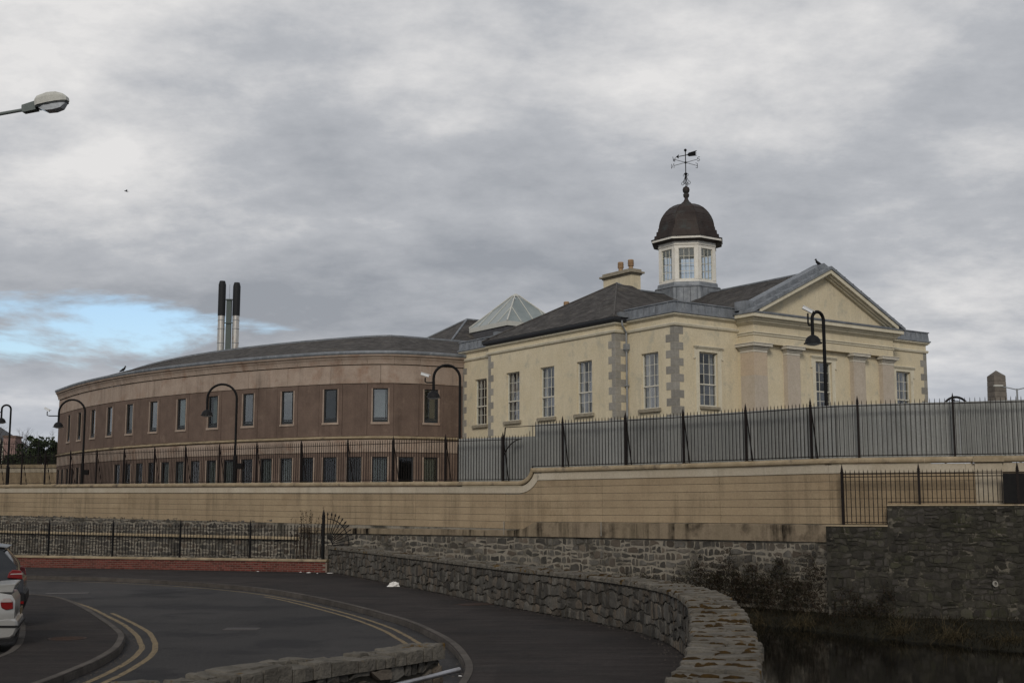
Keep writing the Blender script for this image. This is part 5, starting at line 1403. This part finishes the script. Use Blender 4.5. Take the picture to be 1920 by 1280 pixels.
# big lantern reaching in from the left
sl = thing('street_lamp', 'street lamp head with white housing and clear bowl reaching in at the upper left', 'street lamp', (-12.2, 25.3, 0))
p = MB(); p.tube([(0, 0, 0), (0, 0, 1.2), (0, 0, 9.4), (.15, 0, 10.15), (.6, -.05, 10.42), (2.05, -.12, 10.66)], [.09, .09, .06, .05, .04, .035], 10); obj('pole', p.mesh('pole', M['lamp_grey'], smooth=True), sl)
hd = MB(); HM = Matrix.Translation((2.35, -.15, 10.74)) @ Matrix.Rotation(R(-8), 4, 'Z') @ Matrix.Rotation(R(-9), 4, 'Y')
def loft(sections, mat, name, parent, Mx, smooth=True, bevel=0):
    mb = MB(); n = len(sections[0]); vs_ = []; fs = []
    for s_ in sections: vs_ += s_
    for i in range(len(sections)-1):
        for k in range(n): k2 = (k+1) % n; fs.append((i*n+k, i*n+k2, (i+1)*n+k2, (i+1)*n+k))
    fs.append(tuple(range(n))[::-1]); fs.append(tuple((len(sections)-1)*n+k for k in range(n)))
    mb.M = Mx; mb.add(vs_, fs); mb.M = None
    return obj(name, mb.mesh(name, mat, smooth=smooth, bevel=bevel), parent)
loft([[(x, -w, b), (x, w, b), (x, w, t_), (x, -w, t_)] for x, w, b, t_ in ((-.34, .05, -.07, .02), (-.32, .07, -.10, .06), (-.02, .085, -.10, .085))], M['lamp_grey'], 'spigot', sl, HM, False)
hs = loft([[(x, -w, -.03), (x, w, -.03), (x, w*.98, t_*.6), (x, w*.72, t_), (x, -w*.72, t_), (x, -w*.98, t_*.6)] for x, w, t_ in ((-.02, .11, .13), (.05, .15, .17), (.28, .165, .20), (.46, .15, .18), (.60, .11, .12), (.66, .07, .05))], M['lamp_white'], 'housing', sl, HM, False)
loft([[(x, -w, -.07), (x, w, -.07), (x, w, -.031), (x, -w, -.031)] for x, w in ((-.01, .115), (.28, .16), (.50, .135), (.64, .08))], M['lamp_dark'], 'reflector', sl, HM, False)
loft([[(x, -w, -.071), (x, w, -.071), (x, w*.8, b), (x, -w*.8, b)] for x, w, b in ((.05, .11, -.09), (.18, .145, -.17), (.36, .145, -.19), (.52, .12, -.17), (.62, .07, -.09))], M['lens'], 'bowl', sl, HM, False)

# ------------------------------------------------------------------ birds
def bird(loc, rot_, s, label, flying=False):
    t = thing('bird', label, 'bird', loc, rot_); mb = MB()
    if flying:
        mb.tube([(-.16, 0, 0), (-.06, 0, 0), (.03, 0, .01), (.10, 0, .015), (.15, 0, .01)], [.01, .04, .045, .03, .004], 8)
        for sg in (-1, 1): mb.add([(.05, sg*.03, .01), (-.05, sg*.03, .0), (-.09, sg*.24, .05), (-.12, sg*.44, .0), (.0, sg*.26, .07)], [(0,1,2,4), (4,2,3)])
        mb.add([(-.12, -.02, 0), (-.12, .02, 0), (-.24, .05, 0), (-.24, -.05, 0)], [(0,1,2,3)])
    else:
        mb.tube([(-.22, 0, .02), (-.12, 0, .08), (-.02, 0, .14), (.05, 0, .21), (.08, 0, .29)], [.02, .05, .075, .06, .03], 8)
        mb.lathe([(.001, .27), (.04, .29), (.045, .32), (.03, .35), (.001, .36)], 8, (.085, 0)); mb.tube([(.11, 0, .315), (.17, 0, .30)], [.015, .003], 5)
        for sg in (-1, 1): mb.tube([(0, sg*.03, .09), (.01, sg*.03, 0)], .007, 4)
    obj('body', mb.mesh('body', M['bird'], smooth=not flying), t); t.scale = (s, s, s)
q = bl(8.85, -.75, 14.30); bird(tuple(q), R(160), 1.05, 'black bird perched on the apex of the portico pediment')
q = rot.pt(rot.len - 14.3, .2, 11.14); bird((q.x, q.y, 11.14), R(20), 1.15, 'small dark bird perched on the roof edge of the curved wing')
bird((-18.95, 60, 17.95), R(200), .62, 'dark bird flying across the cloudy sky at the left', True)

# ------------------------------------------------------------------ cars at the left edge
def wheel(parent, x, y, r, w, side):
    t = MB(); t.M = Matrix.Translation((x, y, r)) @ Matrix.Rotation(HALF, 4, 'X'); t.lathe([(r*.62, -w/2), (r*.93, -w/2), (r, -w/2+.03), (r, w/2-.03), (r*.93, w/2), (r*.62, w/2)], 28); t.M = None
    o = obj('wheel', t.mesh('wheel', M['rubber'], smooth=True), parent)
    h = MB(); h.M = Matrix.Translation((x, y, r)) @ Matrix.Rotation(HALF, 4, 'X'); h.lathe([(r*.61, -w/2+.02), (r*.61, w/2-.02)], 24)
    for k in range(7):
        a = k*2*math.pi/7; h.tube([(0, 0, -side*w/2*.9), (r*.6*math.cos(a), r*.6*math.sin(a), -side*w/2*.95)], .022, 5)
    h.M = None; obj('rim', h.mesh('rim', M['alloy']), o)
def car(name, label, loc, ang, L_, Wd, prof, paint, roofz, detail):
    """x=0 at the rear bumper, x=L_ at the nose; prof rows: (x, z_sill, z_belt, z_top, half_sill, half_belt, half_top)"""
    t = thing(name, label, 'car', loc, ang)
    secs = []
    for (x, zs, zb, ws, wb) in prof['body']:
        zm = (zs + zb)/2
        secs.append([(x, -ws, zs), (x, -ws*1.0-.01, (zs*2+zm)/3), (x, -wb, zm), (x, -wb*.985, (zm+zb)/2), (x, -wb*.93, zb), (x, wb*.93, zb), (x, wb*.985, (zm+zb)/2), (x, wb, zm), (x, ws+.01, (zs*2+zm)/3), (x, ws, zs)])
    loft(secs, paint, 'body', t, None)
    secs = []
    for (x, zb, zt, wb, wt) in prof['cabin']: secs.append([(x, -wb, zb), (x, -(wb+wt)/2-.01, (zb+zt)/2), (x, -wt, zt-.05), (x, -wt*.8, zt), (x, wt*.8, zt), (x, wt, zt-.05), (x, (wb+wt)/2+.01, (zb+zt)/2), (x, wb, zb)])
    loft(secs, M['car_glass'], 'windows', t, None)
    secs = []
    for (x, zb, zt, wb, wt) in prof['roof']: secs.append([(x, -wt-.012, zt-.07), (x, -wt*.82, zt+.012), (x, wt*.82, zt+.012), (x, wt+.012, zt-.07)])
    loft(secs, paint, 'roof', t, None)
    for x in prof['wheels'][0]:
        for sg in (-1, 1): wheel(t, x, sg*(Wd/2-.12), prof['wheels'][1], .22, sg)
    detail(t); return t
def suv_detail(t):
    for sg in (-1, 1):
        # wrap-round light: red body with a pale strip
        l = MB(); l.prism([(.005, 1.06), (.30, 1.09), (.27, 1.19), (.20, 1.25), (.04, 1.23)], *sorted((sg*.86, sg*.925)), 'y'); o = obj('tail_light', l.mesh('tail_light', M['red_lens'], bevel=.012), t)
        s_ = MB(); s_.prism([(.015, 1.158), (.25, 1.155), (.23, 1.175), (.02, 1.18)], *sorted((sg*.90, sg*.930)), 'y'); obj('clear_strip', s_.mesh('clear_strip', M['clear_lens']), o)
        f = MB(); f.prism([(-.03, .58), (.03, .58), (.03, .63), (-.03, .63)], *sorted((sg*.80, sg*.915)), 'y'); obj('reflector', f.mesh('reflector', M['red_lens']), t)
    b = MB(); b.prism([(.0, .40), (.45, .40), (.42, .62), (.10, .80), (-.055, .80), (-.07, .62)], -.90, .90, 'y'); obj('bumper', b.mesh('bumper', M['car_trim'], bevel=.03), t)
    s_ = MB(); s_.prism([(.30, 1.70), (.95, 1.79), (.95, 1.75), (.34, 1.665)], -.62, .62, 'y'); obj('spoiler', s_.mesh('spoiler', M['lead'], bevel=.01), t)
    p = MB(); p.box(.08, .10, -.27, .27, .84, .96); obj('number_plate', p.mesh('number_plate', M['yellow']), t)
suv = {'body': [(-.01, .50, 1.02, .85, .87), (.06, .42, 1.14, .89, .91), (.35, .40, 1.20, .90, .925), (.9, .38, 1.19, .91, .93), (2.0, .36, 1.14, .91, .93), (3.4, .36, 1.08, .91, .93), (4.3, .38, 1.00, .90, .91), (4.75, .45, .85, .80, .82)],
       'cabin': [(.06, .98, 1.02, .84, .82), (.14, 1.0, 1.36, .86, .78), (.42, 1.12, 1.67, .87, .68), (.75, 1.12, 1.72, .87, .65), (1.9, 1.10, 1.74, .87, .65), (2.6, 1.06, 1.71, .87, .65), (3.5, 1.02, 1.08, .86, .80)],
       'roof': [(.38, 1.1, 1.68, .8, .67), (.75, 1.1, 1.73, .8, .65), (1.9, 1.1, 1.75, .8, .65), (2.6, 1.1, 1.72, .8, .65)], 'wheels': ((.95, 3.85), .37)}
car('parked_car', 'dark parked sport utility car with red wrap-round rear lights, behind the silver car', (-10.02, 26.2, 0), R(180 + 19), 4.8, 1.9, suv, M['car_dark'], 1.75, suv_detail)
def silver_detail(t):
    for sg in (-1, 1):
        l = MB(); l.prism([(-.01, .75), (.10, .73), (.18, .77), (.20, .86), (.15, .92), (.05, .92), (.0, .86)], *sorted((sg*.76, sg*.848)), 'y'); o = obj('tail_light', l.mesh('tail_light', M['red_lens'], bevel=.012), t)
        s_ = MB(); s_.prism([(.01, .865), (.19, .865), (.15, .925), (.045, .925)], *sorted((sg*.80, sg*.862)), 'y'); obj('clear_strip', s_.mesh('clear_strip', M['clear_lens']), o)
    b = MB(); b.prism([(.02, .25), (.5, .22), (.55, .55), (.08, .60), (-.08, .57), (-.10, .42), (-.05, .30)], -.845, .845, 'y'); bo = obj('bumper', b.mesh('bumper', M['car_silver'], bevel=.035), t)
    b = MB(); b.prism([(-.115, .43), (.5, .45), (.5, .485), (-.112, .47)], -.856, .856, 'y'); obj('bumper_strip', b.mesh('bumper_strip', M['car_trim']), bo)
    b = MB(); b.prism([(-.02, .20), (.5, .18), (.5, .26), (-.06, .29)], -.82, .82, 'y'); obj('lower_valance', b.mesh('lower_valance', M['car_trim']), bo)
    s_ = MB(); s_.prism([(-.03, 1.14), (.42, 1.08), (.44, 1.10), (.30, 1.15), (-.02, 1.165)], -.70, .70, 'y')
    for sg in (-1, 1): s_.prism([(.02, 1.02), (.34, 1.02), (.25, 1.11), (-.02, 1.145)], *sorted((sg*.60, sg*.70)), 'y')
    obj('spoiler', s_.mesh('spoiler', M['car_silver'], bevel=.008), t)
    p = MB(); p.box(-.105, -.085, -.26, .26, .62, .73); obj('number_plate', p.mesh('number_plate', M['yellow']), t)
    for sg in (-1, 1): d = MB(); d.box(1.3, 1.31, *sorted((sg*.838, sg*.842)), .35, .95); obj('door_seam', d.mesh('door_seam', M['joint']), t)
sal = {'body': [(-.03, .40, .88, .79, .81), (.03, .28, .98, .80, .82), (.30, .26, 1.03, .83, .845), (1.0, .24, 1.0, .84, .85), (2.2, .22, .95, .84, .85), (3.3, .24, .90, .83, .84), (3.95, .26, .78, .80, .80), (4.2, .35, .65, .68, .70)],
       'cabin': [(.42, .98, 1.02, .72, .70), (1.0, .98, 1.34, .76, .60), (1.5, .96, 1.41, .77, .58), (2.2, .93, 1.42, .77, .58), (2.6, .92, 1.36, .77, .60), (3.25, .88, .92, .76, .72)],
       'roof': [(1.0, 1.0, 1.35, .7, .59), (1.5, 1.0, 1.42, .7, .58), (2.2, 1.0, 1.43, .7, .58), (2.6, 1.0, 1.37, .7, .6)], 'wheels': ((.85, 3.4), .30)}
car('parked_car', 'silver parked saloon car with a boot spoiler, nearest at the left edge', (-8.78, 22.6, 0), R(180 + 18), 4.2, 1.7, sal, M['car_silver'], 1.43, silver_detail)

# ------------------------------------------------------------------ distant things on the left
bp2 = Path([(-62, 103), (-47, 101), (-34.2, 100)])
w2 = thing('rear_boundary_wall', 'buff wall with a pale band and railings closing the yard behind the left fence', 'wall')
for nm, pr, mt in (('render', [(-.3, 3), (0, 3), (0, 5.45), (-.3, 5.45)], 'stucco'), ('band', [(-.3, 5.46), (.03, 5.46), (.03, 5.80), (-.3, 5.80)], 'band'), ('coping', [(-.4, 5.81), (.12, 5.81), (.10, 6.08), (-.4, 6.08)], 'coping')):
    obj(nm, path_strip(bp2, 0, bp2.len, pr, 3).mesh(nm, M[mt]), w2)
f2 = thing('rear_fence', 'thin black railings on the rear yard wall in front of the dark evergreen bushes', 'fence')
mb = MB(); t = 0
while t < bp2.len:
    q = bp2.pt(t, -.15, 6.08); mb.M = Matrix.Translation(q); mb.box(-.011, .011, -.011, .011, 0, 1.85); t += .16
mb.M = None; obj('pickets', mb.mesh('pickets', M['iron']), f2, kind='stuff')
for z in (6.15, 7.72): obj('rail', path_strip(bp2, 0, bp2.len, [(-.17, z), (-.13, z), (-.13, z+.035), (-.17, z+.035)], 4).mesh('rail', M['iron']), f2)
for k in range(9):
    q = bp2.pt(2.6 + k*3.1, -.15, 6.05); mb = MB(); mb.box(-.04, .04, -.04, .04, 0, 1.95); mb.lathe([(.06, 1.95), (.001, 2.2)], 6); mb.tube([(0, 0, 1.6), (.25, .3, 0)], .03, 5); obj('post', mb.mesh('post', M['iron']), f2, q)
# crown of leaves: many small leaf faces in clumps
def foliage(center, rad, n_clump, leaf, per, mat, seed, flat=.8, name='crown', parent=None):
    r_ = random.Random(seed); mb = MB(); C_ = Vector(center)
    for c in range(n_clump):
        th, ph = r_.uniform(0, 2*math.pi), math.acos(r_.uniform(-.5, 1)); rr_ = r_.uniform(.45, 1.05)
        cc = C_ + Vector((rad[0]*math.sin(ph)*math.cos(th)*rr_, rad[1]*math.sin(ph)*math.sin(th)*rr_, rad[2]*math.cos(ph)*rr_*flat)); cr_ = r_.uniform(.10, .24) * sum(rad)/3
        for k in range(per):
            d = Vector((r_.gauss(0, 1), r_.gauss(0, 1), r_.gauss(0, 1))).normalized() * cr_ * r_.random()**.4; p = cc + d
            a = Vector((r_.uniform(-1, 1), r_.uniform(-1, 1), r_.uniform(-1, 1))).normalized() * leaf * r_.uniform(.6, 1.3); b = a.orthogonal().normalized() * leaf * .5
            mb.add([p - a, p + b, p + a, p - b], [(0, 1, 2, 3)])
    return obj(name, mb.mesh(name, mat, recalc=False), parent, kind='stuff')
def trunk(parent, h, r, loc=(0, 0, 0), limbs=5, seed=0, spread=.5):
    r_ = random.Random(seed); mb = MB(); x, y, z = loc; mb.tube([(x, y, z), (x+.03, y, z+h*.5), (x, y, z+h)], [r, r*.7, r*.35], 8)
    for k in range(limbs):
        a = r_.uniform(0, 6.28); z0 = z + h*r_.uniform(.35, .9); L_ = h*spread*r_.uniform(.5, 1)
        mb.tube([(x, y, z0), (x+math.cos(a)*L_*.5, y+math.sin(a)*L_*.5, z0+L_*.5), (x+math.cos(a)*L_*.8, y+math.sin(a)*L_*.8, z0+L_*1.1)], [r*.4, r*.22, r*.06], 5)
    return obj('trunk', mb.mesh('trunk', M['bark']), parent)
for (x, y, rx, rz, top, lab, sd) in [(-42.3,112,2.2,2.6,8.6,'broad dark evergreen tree beyond the yard, middle of the clump beside the brown wing',1),(-44.3,114,1.8,2.0,7.2,'lower dark evergreen bush at the left of the clump in front of the pink block',2),
        (-40.8,113,1.5,2.2,8.3,'dark evergreen bush between the broad tree and the small conifer',3),(-46.2,115,2.0,1.7,6.6,'small dark bush under the bare tree beside the white gabled house',4),(-46.0,111,1.6,1.5,6.2,'dark bush in front of the white gabled house at the left edge',5)]:
    t = thing('evergreen_tree', lab, 'tree', (x, y, 3.2), group='dark evergreens beyond the yard')
    trunk(t, top - 3.2 - rz*.6, .16, seed=sd); foliage((0, 0, top - 3.2 - rz), (rx*1.15, rx, rz*1.08), 85, .17, 60, M['leaf_green'], sd, 1, 'crown', t)
t = thing('conifer', 'small pointed conifer right beside the brown wing at the left', 'tree', (-37.6, 103.5, 3.2)); trunk(t, 4.4, .10, seed=9, limbs=0)
mb = MB(); r_ = random.Random(3)
for k in range(900):
    f = r_.random(); z = 1.2 + f*3.4; rr_ = (1-f)*.85*(.6+.4*math.sin(f*28)) * r_.random()**.4; a = r_.uniform(0, 6.28); p = Vector((rr_*math.cos(a), rr_*math.sin(a), z - rr_*.25)); d = Vector((math.cos(a)*.16, math.sin(a)*.16, -.05)); b = Vector((-math.sin(a), math.cos(a), 0))*.06
    mb.add([p-d, p+b, p+d, p-b], [(0,1,2,3)])
obj('crown', mb.mesh('crown', M['leaf_green'], recalc=False), t, kind='stuff')
def bare_tree(loc, h, seed, label, spread=.55):
    t = thing('bare_tree', label, 'tree', loc); r_ = random.Random(seed); mb = MB()
    def grow(p, d, L_, r, lev):
        q = p + d*L_*.5 + Vector((r_.gauss(0,.04), r_.gauss(0,.04), 0))*L_; e = q + d*L_*.5; mb.tube([p, q, e], [r, r*.8, r*.55], 5 if lev < 2 else 3, cap=False)
        if lev >= 5: return
        for k in range(r_.choice((2, 3, 3))):
            nd = (d + Vector((r_.gauss(0, spread), r_.gauss(0, spread), r_.uniform(-.1, .45)))).normalized(); grow(e, nd, L_*r_.uniform(.62, .85), r*.55, lev+1)
    grow(Vector((0,0,0)), Vector((0,0,1)), h*.28, h*.018, 0); obj('branches', mb.mesh('branches', M['bark']), t)
bare_tree((-48.0, 121, 3.2), 8.2, 4, 'bare winter tree rising above the pink block at the left')
bare_tree((-46.4, 122, 3.2), 7.4, 6, 'second bare winter tree, between the pink block and the evergreens')
hs = thing('house', 'white gabled house with a cross finial at the far left edge', 'house', (-61.4, 140, 3.2), R(8))
mb = MB(); mb.prism([(-6, 0), (6, 0), (6, 5.9), (0, 9.8), (-6, 5.9)], 0, 10, 'y'); obj('wall', mb.mesh('wall', M['house_wall']), hs)
mb = MB()
for sg in (-1, 1): mb.prism([(0, 9.85), (sg*6.4, 5.7), (sg*6.4, 5.95), (0, 10.15)], -.35, 10.3, 'y')
obj('roof', mb.mesh('roof', M['slate_dark']), hs)
mb = MB(); mb.box(3.0, 3.09, -.42, -.33, 7.8, 9.35); mb.box(2.75, 3.34, -.42, -.33, 8.75, 8.84); mb.box(2.85, 3.24, -.41, -.34, 8.4, 8.46); obj('cross_finial', mb.mesh('cross_finial', M['iron']), hs)
for (x, z) in ((2.6, 1.5), (2.6, 4.0), (-2.4, 4.0)):
    mb = MB(); mb.box(x-.5, x+.5, -.05, .02, z, z+1.2); o = obj('window', mb.mesh('window', M['darkframe']), hs); mb = MB(); mb.box(x-.42, x+.42, -.06, -.051, z+.08, z+1.12); obj('pane', mb.mesh('pane', M['car_glass']), o)
mb = MB(); mb.tube([(4.2, -.08, 0), (4.2, -.08, 6.6), (4.6, -.2, 6.9)], .06, 6); obj('drainpipe', mb.mesh('drainpipe', M['iron']), hs)
pb = thing('pink_block', 'low pink flat-roofed building beside the white gabled house at the left', 'building', (-50.0, 130, 3.2), R(4))
mb = MB(); mb.box(-2.6, -1.4, 0, 2, 0, 6.75); obj('wall', mb.mesh('wall', M['pink_wall']), pb); mb = MB(); mb.box(-2.7, -1.3, -.1, 2.1, 6.75, 6.95); obj('roof_edge', mb.mesh('roof_edge', M['brown']), pb)

# ------------------------------------------------------------------ distant things on the right
ob = thing('obelisk', 'square granite obelisk with a pyramid tip standing behind the fence at the far right', 'obelisk', (34.95, 90, 3.3), R(12))
z = 0.0; k = 0
while z < 8.55:
    w0 = .60 - z*.0165; w1 = .60 - (z+.38)*.0165; o = MB()
    o.add([(-w0,-w0,z+.006),(w0,-w0,z+.006),(w0,w0,z+.006),(-w0,w0,z+.006),(-w1,-w1,z+.374),(w1,-w1,z+.374),(w1,w1,z+.374),(-w1,w1,z+.374)], [(3,2,1,0),(4,5,6,7),(0,1,5,4),(1,2,6,5),(2,3,7,6),(3,0,4,7)])
    obj('stone_course', o.mesh('stone_course', M['obelisk'], bevel=.012), ob); z += .38
wt = .60 - z*.0165; o = MB(); o.add([(-wt,-wt,z),(wt,-wt,z),(wt,wt,z),(-wt,wt,z),(0,0,z+.42)], [(3,2,1,0),(0,1,4),(1,2,4),(2,3,4),(3,0,4)]); obj('tip', o.mesh('tip', M['obelisk']), ob)
ga = thing('arched_gate', 'black arched top of an iron gateway just showing over the grey screen at the right', 'gate', (21.3, 60, 3.30))
mb = MB()
for x in (-.62, .62): mb.tube([(x, 0, 0), (x, 0, 3.9)], .05, 8)
mb.tube([(.62*math.cos(R(a)), 0, 3.9 + .62*math.sin(R(a))) for a in range(0, 181, 12)], .055, 8); mb.tube([(.44*math.cos(R(a)), 0, 3.9 + .44*math.sin(R(a))) for a in range(0, 181, 12)], .02, 6)
mb.tube([(-.6, 0, 3.95), (.6, 0, 3.95)], .04, 6)
obj('frame', mb.mesh('frame', M['iron']), ga); mb = MB(); mb.lathe([(.12, 0), (.16, .05), (.12, .22), (.05, .26)], 10, (0, 0)); o = obj('lamp', mb.mesh('lamp', M['flue_grey']), ga); o.location = (0, 0, 4.0)
dl = thing('twin_street_lamp', 'twin-armed street lamp with pale heads in front of the obelisk at the right', 'street lamp', (27.3, 67.5, 3.65))
mb = MB(); mb.tube([(0, 0, 0), (0, 0, 5.3)], [.08, .05], 8); mb.tube([(0, 0, 5.25), (-.5, 0, 5.36), (-1.0, 0, 5.44)], .028, 6); mb.tube([(0, 0, 5.25), (.5, 0, 5.36), (1.0, 0, 5.44)], .028, 6); obj('pole', mb.mesh('pole', M['pipe']), dl)
for sg in (-1, 1): mb = MB(); mb.box(*sorted((sg*.75, sg*1.25)), -.1, .1, 5.40, 5.50); obj('lamp_head', mb.mesh('lamp_head', M['lamp_white'], bevel=.03), dl)

# ------------------------------------------------------------------ plants on the river walls
def stems(origin_fn, n, L_, mat, seed, w=.008, droop=.5, name='stems', parent=None, lean=(0, 0), leafmat=None):
    r_ = random.Random(seed); mb = MB(); lf = MB()
    for i in range(n):
        p, up = origin_fn(r_); l = L_ * r_.uniform(.4, 1.2); d = Vector((r_.gauss(lean[0], .5), r_.gauss(lean[1], .5), r_.uniform(.2, 1.0))).normalized(); pts_ = [p]; q = p.copy()
        for k in range(4):
            q = q + d*l/4; d = (d + Vector((r_.gauss(0,.15), r_.gauss(0,.15), -droop*.45))).normalized(); pts_.append(q.copy())
        vs_ = []
        sd = Vector((r_.uniform(-1,1), r_.uniform(-1,1), 0)).normalized()
        for k, a in enumerate(pts_): ww = w*(1 - k/5.0); vs_ += [a - sd*ww, a + sd*ww]
        mb.add(vs_, [(2*k, 2*k+1, 2*k+3, 2*k+2) for k in range(4)])
        if leafmat:
            for k in range(5):
                c = pts_[r_.randint(1, 4)] + Vector((r_.gauss(0,.05), r_.gauss(0,.05), r_.gauss(0,.05))); a = Vector((r_.uniform(-1,1), r_.uniform(-1,1), r_.uniform(-1,1))).normalized()*r_.uniform(.02, .05); b = a.orthogonal().normalized()*.02
                lf.add([c-a, c+b, c+a, c-b], [(0,1,2,3)])
    o = obj(name, mb.mesh(name, mat, recalc=False), parent, kind='stuff')
    if leafmat: obj('leaves', lf.mesh('leaves', leafmat, recalc=False), parent, kind='stuff')
    return o
def bramble(x0, x1, z0, z1, n, seed, label, on=boundary, off=.12, L_=.55):
    t = thing('bramble', label, 'shrub'); s0, s1 = on.s_at_x(x0), on.s_at_x(x1)
    def org(r_):
        s = r_.uniform(s0, s1); f = (s-s0)/(s1-s0); top = z1 * (1 - .25*abs(math.sin(f*9+seed))); o = on.out(s)
        z = z0 + (top - z0)*r_.random()*(.55 + .45*math.sin(s*2.3+seed)**2)
        return on.pt(s, off + r_.random()*.5*(1 - (z-z0)/(z1-z0+.01)), z), None
    oo = on.out((s0+s1)/2)
    stems(org, n, L_, M['twig'], seed, .009, .55, 'stems', t, (oo.x*.5, oo.y*.5), M['leaf_dark']); return t
bramble(6.9, 8.7, -.9, 1.0, 650, 1, 'reddish-brown bramble hanging on the stone wall above the parapet bend')
bramble(8.7, 10.7, -1.1, .85, 700, 2, 'dark bramble thicket on the river wall below the right end of the buff plinth')
bramble(4.2, 6.9, -1.0, -.1, 500, 3, 'low dark undergrowth along the foot of the wall behind the stone parapet')
bramble(10.9, 12.6, -1.3, -.2, 220, 4, 'sparse dark creeper on the lower retaining wall right of the thicket', rwp, .36, .5)
def tuft(x, y, z, n, L_, seed, label):
    t = thing('grass_tuft', label, 'grass', (x, y, z)); r_ = random.Random(seed)
    def org(r2): return Vector((r2.gauss(0, .22), r2.gauss(0, .14), 0)), None
    stems(org, n, L_, M['grass_dry'], seed, .007, .85, 'blades', t, (-.3, -.5)); return t
for i, (x, y, z, n, L_, lab) in enumerate([(11.9,38.9,-1.3,260,.85,'pale dry grass tuft on the river bank under the step in the retaining wall'),(13.0,37.4,-1.3,300,.9,'largest tuft of pale dry grass, middle of the bank under the retaining wall'),
        (14.2,36.4,-1.3,240,.85,'dry grass tuft on the bank near the right edge of the photo'),(15.2,35.3,-1.3,260,.95,'rightmost dry grass tuft drooping over the water'),(9.5,41.7,-1.3,200,.8,'drooping dry grass at the water below the dark bramble thicket'),(8.4,43.3,-1.35,170,.8,'small dry grass clump at the water just right of the parapet')]):
    tuft(x, y, z, n, L_, 60+i, lab)
gm = MB(); r_ = random.Random(77)
for i in range(9000):
    a, b = BANK[r_.randint(0, len(BANK)-1)]; f = r_.uniform(.12, 1); q = a.lerp(b, f) + Vector((r_.uniform(-.7, .7), r_.uniform(-.3, .3))); z = -1.5 + .52*f**.7 - .02
    l = r_.uniform(.08, .30); d = Vector((r_.gauss(0,.5), r_.gauss(-.2,.5), 1)).normalized()*l; sd = Vector((r_.uniform(-1,1), r_.uniform(-1,1), 0)).normalized()*.012
    p = Vector((q.x, q.y, z)); gm.add([p-sd, p+sd, p+d*.6+sd*.6+Vector((0,0,0)), p+d*.95 + Vector((0,-.05*l,-.1*l))], [(0,1,2,3)])
obj('bank_grass', gm.mesh('bank_grass', M['leaf_dark'], recalc=False), kind='stuff')
# weeds poking above the railings by the end post
t = thing('weed', 'leafy weed growing behind the railings beside the tall end post', 'plant', (-7.7, 48.6, -.2)); 
def org(r_): return Vector((r_.uniform(-.5, .35), r_.uniform(-.2, .2), 0)), None
r_ = random.Random(9); mb = MB(); lf = MB()
for i in range(26):
    p = Vector((r_.uniform(-.75, .35), r_.uniform(-.2, .2), 0)); h = r_.uniform(2.0, 2.75) + p.x*.25; q = p + Vector((r_.gauss(0,.12), 0, h)); mb.tube([p, (p+q)/2 + Vector((r_.gauss(0,.05), 0, 0)), q], [.012, .008, .004], 4, cap=False)
    for k in range(9):
        f = r_.uniform(.6, 1); c = p.lerp(q, f); a = Vector((r_.choice((-1,1))*r_.uniform(.5,1), r_.uniform(-.5,.5), r_.uniform(-.3,.8))).normalized()*r_.uniform(.04,.08); b = a.orthogonal().normalized()*.022; lf.add([c, c+a*.5+b, c+a, c+a*.5-b], [(0,1,2,3)])
obj('stems', mb.mesh('stems', M['twig']), t, kind='stuff'); obj('leaves', lf.mesh('leaves', M['leaf_dark'], recalc=False), t, kind='stuff')

gr = MB(); r_ = random.Random(123)
isle_path = Path([tuple(q) for q in isle_p], -1)
for i in range(1600):
    pth = kerb if i % 2 else isle_path
    t = r_.uniform(0, pth.len); q = pth.pt(t, abs(r_.gauss(0, .16)) + .02, .003); a = r_.uniform(.006, .022); an = r_.uniform(0, 3.14); u = Vector((math.cos(an), math.sin(an), 0))*a; v_ = Vector((-math.sin(an), math.cos(an), 0))*a*.6
    gr.add([q-u, q-v_, q+u, q+v_, q+Vector((0,0,a*.7))], [(0,1,4), (1,2,4), (2,3,4), (3,0,4)])
for i in range(900):
    t = r_.uniform(0, parapet.len - 6); q = parapet.pt(t, .04 + abs(r_.gauss(0, .15)), .121); a = r_.uniform(.006, .022); an = r_.uniform(0, 3.14); u = Vector((math.cos(an), math.sin(an), 0))*a; v_ = Vector((-math.sin(an), math.cos(an), 0))*a*.6
    gr.add([q-u, q-v_, q+u, q+v_, q+Vector((0,0,a*.7))], [(0,1,4), (1,2,4), (2,3,4), (3,0,4)])
obj('grit', gr.mesh('grit', M['kerb']), kind='stuff')
